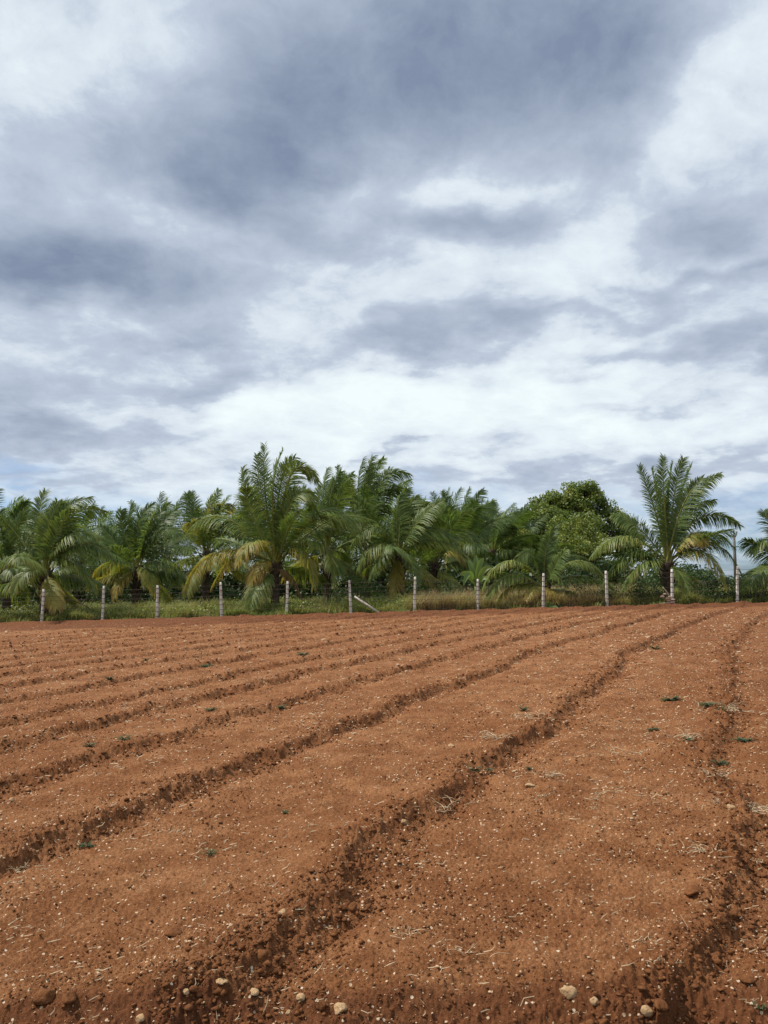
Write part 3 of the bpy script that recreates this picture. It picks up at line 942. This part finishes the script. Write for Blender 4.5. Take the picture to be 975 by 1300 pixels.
# ------------------------------------------------------------------ grass beyond the fence
def blades(rng, x, y, hgt, tint, width=.012, bend=.45, z=None):
    n = len(x)
    z = lie(x) if z is None else z
    a = rng.uniform(0, 2 * math.pi, n)
    d = np.stack([np.cos(a), np.sin(a), 0 * a], -1)
    w = np.stack([-np.sin(a), np.cos(a), 0 * a], -1) * (width * rng.uniform(.6, 1.4, n))[:, None]
    b = np.stack([x, y, z - .02], -1)
    bd = (bend * hgt * rng.uniform(.3, 1.5, n))[:, None]
    m1 = b + d * bd * .3 + np.array([0, 0, 1.0]) * (hgt * .6)[:, None]
    tp = b + d * bd + np.array([0, 0, 1.0]) * (hgt * rng.uniform(.75, 1, n))[:, None]
    V = np.stack([b - w / 2, b + w / 2, m1 + w * .45, m1 - w * .45, tp + w * .06, tp - w * .06], 1).reshape(-1, 3)
    k = (np.arange(n) * 6)[:, None]
    q = np.concatenate([k + np.array([[0, 1, 2, 3]]), k + np.array([[3, 2, 4, 5]])])
    return V, q, np.repeat(np.clip(tint, 0, 1), 6)


def build_grass():
    rng = np.random.default_rng(71)
    n = 130000
    y = FENCE_Y + .12 + 13 * rng.uniform(0, 1, n) ** 1.8
    x = rng.uniform(-.66, .62, n) * y
    cl = gnoise(x * .8, y * .8, 51); cl2 = gnoise(x * .25, y * .25, 52)
    px = 487.5 + F * x / y
    dry = sstep(500, 560, px) * (1 - sstep(760, 840, px)) + .35 * (1 - sstep(60, 150, px) * (1 - sstep(250, 300, px))) * 0
    h = (.40 + .26 * cl + .15 * cl2 + .26 * dry + .25 * sstep(36.2, 37.6, y)) * rng.uniform(.5, 1.25, n)
    h = np.clip(h, .06, 1.2)
    tint = .36 + .20 * cl2 + .16 * gnoise(x * 2, y * 2, 53) + rng.normal(0, .12, n) + .46 * dry
    tint = np.where(rng.random(n) < .10, .62 + rng.normal(0, .08, n), tint)
    keep = rng.random(n) < np.clip(.75 + .6 * cl, .3, 1)
    V, q, t = blades(rng, x[keep], y[keep], h[keep], tint[keep], .022, .6)
    n = 16000                                  # tufts straying through the fence on to the soil
    y2 = FENCE_Y + .2 - 1.5 * rng.uniform(0, 1, n) ** 1.4
    x2 = rng.uniform(-.66, .62, n) * y2
    kp = gnoise(x2 * .55, x2 * 0 + 2, 57) + .6 * gnoise(x2 * 2.2, y2 * 2.2, 58) > .55 * (FENCE_Y + .2 - y2)
    x2, y2 = x2[kp], y2[kp]
    z2 = soil(x2, np.minimum(y2, 36.2))[0]
    V2, q2, t2 = blades(rng, x2, y2, rng.uniform(.06, .30, len(x2)), .30 + rng.normal(0, .16, len(x2)), .018, .7, z2)
    V, q, t = np.vstack([V, V2]), np.vstack([q, q2 + len(V)]), np.concatenate([t, t2])
    tag(mesh('grass', V, [q], M_GRASS, None, {'tint': t}), 'green and straw-coloured grass growing behind the fence', None, None, 'stuff')
    # broad-leaved weeds through the grass
    n = 26000
    y = FENCE_Y + .25 + 10 * rng.uniform(0, 1, n) ** 1.7
    x = rng.uniform(-.64, .12, n) * y
    cl = gnoise(x * .9 + 5, y * .9, 54)
    kp = cl > -.05
    x, y, cl = x[kp], y[kp], cl[kp]
    z = lie(x) + rng.uniform(.04, 1, len(x)) * (.5 + .45 * cl)
    cs = np.stack([x, y, z], -1)
    m = MB()
    nd = rng.normal(0, .5, (len(x), 3)) + np.array([0, -.2, .8]); nd /= np.linalg.norm(nd, axis=1)[:, None]
    a = np.cross(nd, rng.normal(size=nd.shape)); a /= np.linalg.norm(a, axis=1)[:, None]
    b = np.cross(nd, a)
    s = rng.uniform(.05, .12, len(x))[:, None]
    V = np.stack([cs - a * s * .6, cs + b * s * .35, cs + a * s * .6, cs - b * s * .35], 1).reshape(-1, 3)
    q = (np.arange(len(x)) * 4)[:, None] + np.arange(4)
    m.add(V, [q], np.repeat(np.clip(.80 + .3 * cl + rng.normal(0, .1, len(x)), 0, 1), 4))
    tag(m.build('weeds', M_LEAFD), 'broad-leaved green weeds growing through the grass', None, None, 'stuff')


build_grass()

# ------------------------------------------------------------------ the fence
POSTS = [(-22, 751, 793), (57, 749, 790), (133, 745, 788), (202, 743, 785), (283, 740, 784), (365, 738, 781), (446, 736, 778), (526, 735, 779), (606, 737, 776), (688, 730, 774), (769, 727, 772), (851, 724, 769), (933, 720, 767), (1014, 718, 764)]
TONES = {133: 'greyer post', 851: 'post with dry husks heaped at its foot', 446: 'leaning post held by the brace'}


def build_fence():
    root = thing('fence', 'barbed wire fence of whitewashed concrete posts between field and palms', 'fence', (0, FENCE_Y, float(lie(0))))
    O = np.array([0, FENCE_Y, float(lie(0))])
    rng = np.random.default_rng(81)
    pos = []
    shared_tie = None
    for (px, yt, yb) in POSTS:
        x = (px - 487.5) / F * FENCE_Y
        g = float(lie(x))
        H = (yb - yt) / F * FENCE_Y + .04
        lx, ly = rng.normal(0, .022), rng.normal(0, .02)
        if px == 446: lx = -.055
        if px in (283,): lx = -.04
        if px in (133,): lx = .02
        base = np.array([x, FENCE_Y, g]) - O
        m = MB()
        ns = 12
        V = []
        w = .055 if px not in (133, 606) else .05
        for k in range(ns):
            f = k / (ns - 1)
            z = -.3 + f * (H + .3)
            ww = w * (1.08 - .16 * f) + rng.normal(0, .0018)
            if k == ns - 1: ww *= .82
            c = base + np.array([lx * z, ly * z, z])
            ch = ww * .72
            for (sx, sy) in ((-ch, -ww), (ch, -ww), (ww, -ch), (ww, ch), (ch, ww), (-ch, ww), (-ww, ch), (-ww, -ch)):
                V.append(c + np.array([sx, sy, 0]))
        V = np.array(V)
        i = np.arange(ns - 1)[:, None] * 8; j = np.arange(8)[None]
        q = np.stack([i + j, i + (j + 1) % 8, i + 8 + (j + 1) % 8, i + 8 + j], -1).reshape(-1, 4)
        top = np.array([[(ns - 1) * 8 + a for a in (0, 1, 2, 3)], [(ns - 1) * 8 + a for a in (0, 3, 4, 7)], [(ns - 1) * 8 + a for a in (4, 5, 6, 7)]])
        m.add(V, [q, top])
        po = m.build('post', M_POST, root)
        if px in TONES: po['label'] = TONES[px]
        pos.append((base, H, lx, ly, w))
        for r in range(7):
            z = H * (.10 + .135 * r)
            t = MB()
            th = np.linspace(0, 2 * math.pi, 13)
            rr = w * 1.16
            t.tube(np.stack([rr * np.cos(th), rr * np.sin(th), .012 * np.sin(th * 2)], -1), .011, 5, cap=False)
            if shared_tie is None:
                to = t.build('wire_tie', M_WIRE, po); shared_tie = to
            else:
                to = shared_tie.copy(); COL.objects.link(to); to.parent = po
            to.location = base + np.array([lx * z, ly * z, z])
    for r in range(7):
        m = MB()
        pts = []
        for a, b in zip(pos[:-1], pos[1:]):
            za, zb = a[1] * (.10 + .135 * r), b[1] * (.10 + .135 * r)
            pa = a[0] + np.array([a[2] * za, a[3] * za - a[4] - .006, za]); pb = b[0] + np.array([b[2] * zb, b[3] * zb - b[4] - .006, zb])
            sag = rng.uniform(.0, .05)
            for f in np.linspace(0, 1, 13)[:-1]:
                pts.append(pa * (1 - f) + pb * f - np.array([0, 0, sag * 4 * f * (1 - f)]))
        pts = np.array(pts)
        m.tube(pts, .0050, 4)
        for k in range(len(pts) - 1):
            for f in (.25, .75):
                c = pts[k] * (1 - f) + pts[k + 1] * f
                d = rng.normal(0, .5, 3); d /= np.linalg.norm(d)
                m.tube([c - d * .02, c + d * .02], .003, 3)
        m.build('wire', M_WIRE, root)
    # the leaning brace of the corner post
    a = W(450, 757, FENCE_Y - .10) - O; b = W(486, 781, FENCE_Y - .12) - O
    d = (b - a) / np.linalg.norm(b - a); b = b + d * .12
    s = np.cross(d, [0, 1, 0]); s /= np.linalg.norm(s); u = np.cross(s, d)
    m = MB()
    m.box((a + b) / 2, (np.linalg.norm(b - a), .09, .085), np.stack([d, u, s], -1))
    m.build('brace', M_POST, root)


build_fence()


def build_pole():
    D = 92.0
    c = W(934, 735, D); g0 = float(lie(c[0]))
    top = W(933, 673, D)[2] - g0
    root = thing('utility_pole', 'thin bare utility pole rising beyond the last fence post', 'utility pole', (c[0], D, g0))
    m = MB(); m.tube([[0, 0, -.3], [0, 0, 3.0], [0, 0, top - .6]], [.20, .18, .14], 10); m.build('pole', M_POLE, root)
    m = MB()
    for s in (-1, 1):
        m.tube([[0, 0, top - 1.0], [s * .20, 0, top - .75], [s * .34, 0, top - .38]], .055, 6)
    m.tube([[0, 0, top - .7], [0, 0, top - .2]], .06, 6)
    m.build('bracket', M_POLE, root)
    z2 = top - 2.0
    m = MB(); m.box((0, -.16, z2), (.95, .10, .10)); m.build('crossarm', M_POLE, root)
    for (x, z) in [(-.35, top - .30), (.35, top - .30), (0, top - .12)]:
        m = MB()
        m.tube([[x, 0, z - .1], [x, 0, z - .02], [x, 0, z], [x, 0, z + .10], [x, 0, z + .12], [x, 0, z + .2]], [.03, .05, .09, .08, .05, .04], 8)
        m.build('insulator', M_PORC, root)


build_pole()


# ------------------------------------------------------------------ on the field: clods, stones, straw, weeds
def field_xy(px, py):
    """where the ray through a photo pixel meets the field"""
    z = 0.0
    for _ in range(14):
        b = (650 - py) / F
        c, s = math.cos(PITCH), math.sin(PITCH)
        ry, rz = c - b * s, s + b * c
        k = (z - CAMZ) / rz
        x, y = (px - 487.5) / F * k, ry * k
        z = .5 * z + .5 * float(soil(np.array([x]), np.array([y]), False)[0][0])
    return x, y, float(soil(np.array([x]), np.array([y]))[0][0])


ICO_V = None


def ico(sub):
    import bmesh
    bm = bmesh.new()
    bmesh.ops.create_icosphere(bm, subdivisions=sub, radius=1)
    bm.verts.ensure_lookup_table()
    V = np.array([v.co[:] for v in bm.verts]); Fc = np.array([[v.index for v in f.verts] for f in bm.faces])
    bm.free()
    return V, Fc


ICO1, ICO3 = ico(1), ico(3)


def lump(rng, scale, rough=.2, cuts=5):
    V = ICO3[0].copy()
    o = rng.uniform(0, 50, 3)
    for _ in range(cuts):                    # broken faces
        nrm = rng.normal(size=3); nrm /= np.linalg.norm(nrm)
        lim = rng.uniform(.55, .92)
        dd = V @ nrm
        V = V - nrm[None] * np.maximum(dd - lim, 0)[:, None]
    n = gnoise(V[:, 0] * 2.2 + o[0] + V[:, 2], V[:, 1] * 2.2 + o[1] - V[:, 2], 5) + .5 * gnoise(V[:, 0] * 5 + o[1], V[:, 2] * 5 + V[:, 1] * 2 + o[2], 6)
    V = V * (1 + rough * n)[:, None]
    return V * np.asarray(scale)


def scatter_density(rng, n, ymin=2.3, ymax=34, p=1.0):
    """points over the field, denser close by"""
    u = rng.uniform(0, 1, n)
    y = ymin * (ymax / ymin) ** u
    x = rng.uniform(-.62, .62, n) * y
    return x, y


def build_scatter():
    rng = np.random.default_rng(91)

    def crumbs(name, n, smin, smax, grow_, mat, label, sink, ymax, wallbias):
        x, y = scatter_density(rng, n, 2.3, ymax)
        z, fr = soil(x, y)
        if not wallbias:
            kp = rng.random(n) < np.clip(.45 + .9 * gnoise(x * .8, y * .8, 78) + .5 * gnoise(x * 3, y * 3, 79), .10, 1)
            x, y, z = x[kp], y[kp], z[kp]
        if wallbias:
            u = ucoord(x, y) + .14 * gnoise(x * .9, y * .9, 2) + .10 * gnoise(x * 3.1, y * 3.1, 3)
            dmin = np.min(np.abs(u[:, None] - EDGES[None] - .08), axis=1)
            kp = rng.random(n) < np.clip(np.exp(-(dmin / .24) ** 2) + (.34 + .9 * gnoise(x * 1.4, y * 1.4, 77)) + .8 * (y < 3.0) + .3 * (y > 31), .06, 1)
            x, y, z = x[kp], y[kp], z[kp]
            wf = .52 + .48 * np.clip(np.exp(-(dmin[kp] / .26) ** 2) + (y < 3.0) + .7 * (y > 31), 0, 1)
        m = len(x)
        if not wallbias: wf = 1.0
        s = smin * (smax / smin) ** (rng.uniform(0, 1, m) ** 2.8) * np.maximum(1, y / grow_) ** (.45 if wallbias else .72) * wf
        V0, F0 = ICO1
        ax = rng.uniform(.45, 1.5, (m, 1, 3))
        jit = 1 + rng.uniform(-.42, .35, (m, len(V0), 1))
        V = V0[None] * jit * ax
        a = rng.uniform(0, 2 * math.pi, m); ca, sa = np.cos(a)[:, None], np.sin(a)[:, None]
        Vx = V[..., 0] * ca - V[..., 1] * sa; Vy = V[..., 0] * sa + V[..., 1] * ca
        V = np.stack([Vx, Vy, V[..., 2] * .62], -1) * s[:, None, None] + np.stack([x, y, z + s * sink], -1)[:, None]
        Fc = F0[None] + (np.arange(m) * len(V0))[:, None, None]
        o = mesh(name, V.reshape(-1, 3), [Fc.reshape(-1, 3)], mat)
        tag(o, label, None, None, 'stuff')
    crumbs('soil_crumbs', 210000, .003, .018, 4.5, M_CLOD, 'crumbled red-brown lumps of soil along the furrows', .30, 30, True)
    crumbs('pebbles', 52000, .0018, .0068, 2.9, M_GRIT, 'pale grit and pebbles lying over the red soil', .30, 32, False)
    # bits of straw
    n = 34000
    x, y = scatter_density(rng, n, 2.3, 30)
    cl = gnoise(x * .9, y * .9, 61) + .8 * gnoise(x * 2.7, y * 2.7, 62) + 1.0 * sstep(-.5, 3, x - .15 * y)
    kp = rng.random(n) < np.clip(.14 + .5 * cl, .05, 1)
    x, y = x[kp], y[kp]; n = len(x)
    z = soil(x, y)[0]
    a = rng.uniform(0, math.pi, n)
    ln = (.006 + .030 * rng.uniform(0, 1, n) ** 3) * np.maximum(1, y / 7) ** .5
    d = np.stack([np.cos(a), np.sin(a), rng.normal(0, .22, n)], -1) * ln[:, None]
    w = np.stack([-np.sin(a), np.cos(a), rng.uniform(.3, 1.2, n)], -1) * (.0012 * np.maximum(1, y / 3.2) ** 1.15)[:, None]
    c = np.stack([x, y, z + .008 + .25 * np.abs(d[:, 2])], -1)
    k = rng.normal(0, .32, (n, 1)) * np.stack([-np.sin(a), np.cos(a), 0 * a], -1) * ln[:, None]
    V = np.stack([c - d - w, c - d + w, c + k + w, c + k - w, c + d - w * .6, c + d + w * .6], 1).reshape(-1, 3)
    b = (np.arange(n) * 6)[:, None]
    q = np.concatenate([b + np.array([[0, 1, 2, 3]]), b + np.array([[3, 2, 5, 4]])])
    tag(mesh('straw_litter', V, [q], M_STRAW), 'short bits of dry straw strewn over the soil', None, None, 'stuff')


build_scatter()


def stone(label, px, py, w, seed, mat=None, hgt=.75, name='stone', cat='stone', group='pale stones lying on the soil', rough=.16, sink=.45):
    """w: width in photo pixels"""
    rng = np.random.default_rng(seed)
    x, y, z = field_xy(px, py)
    s = w / F * y / 2
    V = lump(rng, (s, s * rng.uniform(.8, 1.1), s * hgt), rough, 9)
    o = mesh(name, V + np.array([0, 0, s * hgt * (1 - sink * 1.3)]), [ICO3[1]], mat or M_STONE, None, None, False)
    o.location = (x, y, z - .002)
    tag(o, label, cat, group)


def build_stones():
    stone('rounded pale stone, largest of the stones lying on the near soil', 722, 1262, 21, 1, hgt=.85)
    stone('small crumbly pale stone just below the largest stone', 755, 1279, 12, 2, hgt=.8)
    stone('pale upright chip of stone in the dark soil right of the largest stone', 821, 1288, 15, 3, hgt=1.0)
    stone('flat pale stone in the dark strip near the bottom middle', 431, 1282, 19, 4, hgt=.6)
    stone('tan stone left of the flat pale stone in the dark strip', 382, 1270, 13, 5, hgt=.8)
    stone('small white pebble under the tan stone in the dark strip', 366, 1288, 7, 6, hgt=1)
    stone('broken pale stone at the foot of the near furrow', 320, 1262, 17, 7, hgt=.5)
    stone('flat tan stone just left of the broken one at the furrow foot', 281, 1262, 16, 8, hgt=.45)
    stone('pinkish small stone on the furrow wall low in the picture', 236, 1262, 8, 9, hgt=1.0)
    stone('tan stone at the very bottom edge', 178, 1298, 12, 10, hgt=.8)
    stone('pale stone on the furrow wall above the dark clod', 358, 1166, 11, 11, hgt=.6)
    stone('white chip beside the dark round clod in the furrow', 411, 1170, 6, 12, hgt=1)
    stone('flat cream stone on the open bed past the near furrow', 673, 998, 13, 13, hgt=.5)
    stone('white stone on the bed left of the long furrow', 573, 948, 8, 14, hgt=.8)
    stone('tan stone on the crest amid dry stalks', 513, 1046, 8, 15, hgt=.9)
    stone('pale stone in the stalks high on the side furrow', 928, 1027, 12, 16, hgt=.7)
    stone('white stone on the left bed near the edge', 15, 1017, 7, 17, hgt=.8)
    C = lambda lab, px, py, w, seed, h=.8: stone(lab, px, py, w, seed, M_CLOD, h, 'soil_clod', 'soil clod', 'dark soil clods beside the furrows', .22, .3)
    C('flat dark clod lying alone on the open left bed', 220, 1187, 22, 31, .45)
    C('round dark clod in the mouth of the near furrow', 448, 1160, 14, 32, .9)
    C('large dark clod at the foot of the near furrow', 332, 1218, 20, 33, .8)
    C('dark clod under the brow at the bottom left', 56, 1270, 28, 34, .6)
    C('second dark clod right of the one under the brow', 86, 1276, 20, 35, .7)
    C('dark crumb clod standing on the brow above the tan stone', 167, 1246, 16, 36, .6)
    C('small dark clod on the open bed above the broken stone', 240, 1207, 10, 37, .7)
    C('long dark clod at the edge of the side furrow', 880, 1137, 26, 38, .5)
    C('dark clod in the side furrow below the long one', 930, 1163, 15, 39, .8)
    C('dark clod a little left in the side furrow', 917, 1175, 15, 40, .8)
    C('dark clod midway down the side furrow', 874, 1212, 18, 41, .7)
    C('dark clod at the right foot of the side furrow', 948, 1247, 16, 42, .6)
    C('dark clod right of the upright stone chip', 838, 1286, 20, 43, .6)
    C('dark clod between the tan and the flat stone', 408, 1284, 16, 44, .8)
    C('dark clod near the far end of the side furrow', 900, 947, 12, 45, .6)


build_stones()


def dry_tuft(label, px, py, w, seed, n=16, green=0, flat=.4):
    rng = np.random.default_rng(seed)
    x, y, z = field_xy(px, py)
    r = w / F * y / 2
    m = MB()
    for k in range(n):
        a = rng.normal(.2 * math.sin(seed * 5.1), .9) + (0 if rng.random() < .6 else math.pi)
        ln = r * (.18 + .95 * rng.uniform(0, 1) ** 2)
        s = np.array([rng.normal(0, .48) * r, rng.normal(0, .34) * r, .003])
        e = s + np.array([math.cos(a) * ln, math.sin(a) * ln * .8, rng.uniform(.0, flat * .6) * ln])
        mid = (s + e) / 2 + rng.normal(0, .16, 3) * ln + np.array([0, 0, abs(rng.normal(0, .14)) * ln])
        mid[2] = max(mid[2], .004)
        P = bez(s, mid, e, 7)
        m.tube(P, np.linspace(.0021, .0008, 7) * max(1, y / 4.2), 4)
        if rng.random() < .6:
            j = rng.integers(2, 5)
            d = np.array([math.cos(a + rng.choice([-.7, .7])), math.sin(a), .3]) * ln * .35
            m.tube([P[j], P[j] + d * .5 + [0, 0, .01], P[j] + d], np.array([.0016, .0012, .0007]) * max(1, y / 4.2), 4)
    o = m.build('dry_tuft', M_STRAW)
    o.location = (x, y, z)
    tag(o, label, 'dry plant', 'dry stalk tufts on the field')


def weed(label, px, py, w, seed, tint=.15, n=26, hf=.5):
    rng = np.random.default_rng(seed)
    x, y, z = field_xy(px, py)
    r = w / F * y / 2
    root = thing('weed', label, 'weed', (x, y, z), 'green weeds growing on the field')
    st = MB(); lv = MB()
    for k in range(n):
        a = rng.uniform(0, 2 * math.pi); ln = r * rng.uniform(.35, 1.1)
        e = np.array([math.cos(a) * ln, math.sin(a) * ln * .7, r * hf * rng.uniform(.15, 1)])
        P = bez(np.array([0, 0, -.005]), e * np.array([.4, .4, 1.1]), e, 5)
        st.tube(P, np.linspace(.0022, .001, 5) * max(1, y / 4), 3)
        for j in range(2, 5):
            for s in (-1, 1):
                ll = r * rng.uniform(.16, .3)
                d = np.array([math.cos(a + s * 1.0), math.sin(a + s * 1.0), rng.uniform(-.1, .6)]); d /= np.linalg.norm(d)
                wv = np.cross(d, [0, 0, 1]); wv = wv / np.linalg.norm(wv) * ll * .26
                c = P[j]
                lv.add(np.array([c, c + d * ll * .5 + wv, c + d * ll, c + d * ll * .5 - wv]), [np.array([[0, 1, 2, 3]])], float(np.clip(tint + rng.normal(0, .12), 0, 1)))
    st.build('stem', M_WEED, root)
    lv.build('leaves', M_WEED, root)


def build_plants():
    T = dry_tuft
    T('tangle of bleached stalks lying on the open near bed', 514, 1184, 46, 1, 20)
    T('thin pale stalks right of the bleached tangle', 590, 1208, 58, 2, 9)
    T('dry grass caught on the furrow edge by the left margin', 22, 1107, 36, 3, 16, flat=.8)
    T('bleached stalks on the lip of the side furrow', 893, 1083, 46, 4, 24, flat=.7)
    T('heap of dry stalks where the side furrow leaves the frame', 952, 1028, 62, 5, 34, flat=.6)
    T('pale forked stalk low on the side furrow crest', 842, 1228, 44, 6, 10)
    T('bleached stalk cluster on the side furrow crest', 826, 1196, 30, 7, 14, flat=.7)
    T('dry grey stalks at the brow of the long furrow', 558, 1022, 70, 8, 24)
    T('grey tuft of dry stems up on the long furrow', 628, 937, 46, 9, 30, flat=.8)
    T('dry stalks on the bed right of the cream stone', 700, 984, 44, 10, 16)
    T('straw wisps on the bed below the cream stone', 692, 1012, 46, 11, 12)
    T('dry stems beside the dark weeds near the side furrow', 872, 938, 40, 12, 26, flat=.8)
    T('long dry stems across the side furrow', 925, 905, 60, 13, 22)
    T('dry stems below the clod in the side furrow', 905, 985, 56, 14, 26, flat=.7)
    T('pale wisps on the bed by the right edge', 958, 1095, 36, 15, 10)
    T('curled pale stalk at the bottom right', 738, 1293, 34, 16, 5)
    T('dry stems on the long furrow farther up', 664, 912, 40, 17, 22, flat=.8)
    T('straw wisps at the lower right corner', 950, 1272, 30, 18, 10)
    T('dry stalks across the bed in the middle distance', 806, 955, 56, 19, 16)
    T('scattered straw on the bed below the weeds', 770, 1010, 50, 20, 14)
    T('scattered pale straw left of the side furrow', 715, 1082, 44, 21, 10)
    T('pale straw on the near bed above the largest stone', 680, 1195, 30, 22, 7)
    G = weed
    G('dark green weed in the left furrow', 109, 1077, 22, 41, .05, 24, .6)
    G('small olive weed on the left bed', 267, 1085, 22, 42, .45, 14, .4)
    G('tiny weed sprig on the left bed behind the olive weed', 361, 1034, 15, 43, .4, 12, .7)
    G('green weed on the long furrow near the white stone', 602, 980, 20, 44, .2, 22, .6)
    G('pale weed sprig just right of the long-furrow weed', 622, 981, 13, 45, .55, 12, .6)
    G('small upright dark weed on the middle bed', 672, 978, 11, 46, .06, 14, 1.2)
    G('spreading green weed on the bed right of the long furrow', 852, 891, 26, 47, .15, 34, .5)
    G('dark low weed left of the dry stems', 828, 928, 18, 48, .05, 24, .5)
    G('flat dark weed by the right edge', 946, 942, 28, 49, .05, 30, .3)
    G('olive weed among dry stems beside the side furrow', 873, 942, 16, 50, .4, 20, .6)
    G('small green weed below the side furrow clod', 914, 972, 22, 51, .3, 22, .5)
    G('olive weed on the far bed behind the spreading weed', 900, 898, 30, 52, .45, 24, .4)
    G('faint weed far up the long furrow', 832, 825, 18, 53, .3, 18, .5)
    G('grey-green weed on the left bed', 113, 948, 18, 54, .3, 20, .5)
    G('olive weed right of the grey-green one', 158, 940, 24, 55, .5, 20, .5)
    G('small weed far off on the left beds', 138, 866, 14, 56, .2, 18, .6)
    G('small dark weed on the farthest left beds', 186, 839, 11, 57, .1, 18, .6)
    G('low weed in the middle of the far beds', 262, 842, 24, 58, .45, 18, .3)
    G('olive weed on the far furrow near the middle', 385, 832, 18, 59, .4, 18, .4)
    G('green sprig on the middle bed edge', 356, 899, 16, 60, .4, 16, .5)
    G('grey-green weed on the middle far bed', 268, 903, 18, 61, .4, 16, .5)
    G('weed among dry stems on the long furrow crest', 665, 903, 16, 62, .4, 20, .6)
    G('pale green weed at the bottom right corner', 966, 1283, 16, 63, .6, 16, .7)
    G('small green weed left of the flat dark one', 915, 902, 16, 64, .5, 14, .5)


build_plants()


def build_debris():
    # dry husks and a fallen frond stub at the foot of a post
    rng = np.random.default_rng(95)
    D = FENCE_Y - .25
    c = W(852, 768, D); g0 = ground_z(c[0], D)
    root = thing('husk_heap', 'heap of dry pinkish coconut husks around the eleventh post', 'debris', (c[0], D, g0))
    for k in range(9):
        px, py = rng.uniform(838, 862), rng.uniform(742, 766)
        p = W(px, py, D - rng.uniform(-.05, .12)) - np.array([c[0], D, g0])
        f = max(.03, p[2])
        s = rng.uniform(.04, .085)
        m = MB(); m.add(lump(rng, (s * 1.5, s * .8, s * .7), .2) + np.array([p[0], p[1], f * .55]), [ICO3[1]])
        m.build('husk', M_HUSK, root)
    m = MB(); a = W(836, 766, D) - np.array([c[0], D, g0]); b = W(856, 764, D) - np.array([c[0], D, g0])
    m.tube(bez(np.array([a[0], 0, .10]), np.array([0, -.05, .13]), np.array([b[0], 0, .16]), 7), np.linspace(.02, .06, 7), 6)
    m.tube(bez(np.array([.1, 0, .05]), np.array([-.1, 0, .6]), np.array([-.35, .05, .85]), 7), np.linspace(.05, .015, 7), 6)
    m.build('stalk', M_HUSK, root)
    # dead branch lying in the grass
    D = 37.2
    c = W(90, 765, D); g0 = float(lie(c[0]))
    o3 = np.array([c[0], D, g0])
    m = MB()
    P = np.array([W(76, 761, D) - o3, W(92, 762, D) - o3, W(104, 767, D) - o3, W(117, 774, D) - o3])
    m.tube(P, [.035, .032, .025, .012], 6)
    m.tube([P[2], P[2] + [.25, 0, .25], P[2] + [.4, 0, .6]], [.018, .012, .006], 5)
    m.tube([P[0], [P[0][0] - .1, 0, -.05]], [.035, .03], 5)
    m.tube([P[3], [P[3][0] + .15, 0, -.05]], [.012, .008], 5)
    o = m.build('fallen_branch', M_BARK)
    o.location = o3
    tag(o, 'dark dead branch arching over the grass right of the first post', 'branch')


build_debris()
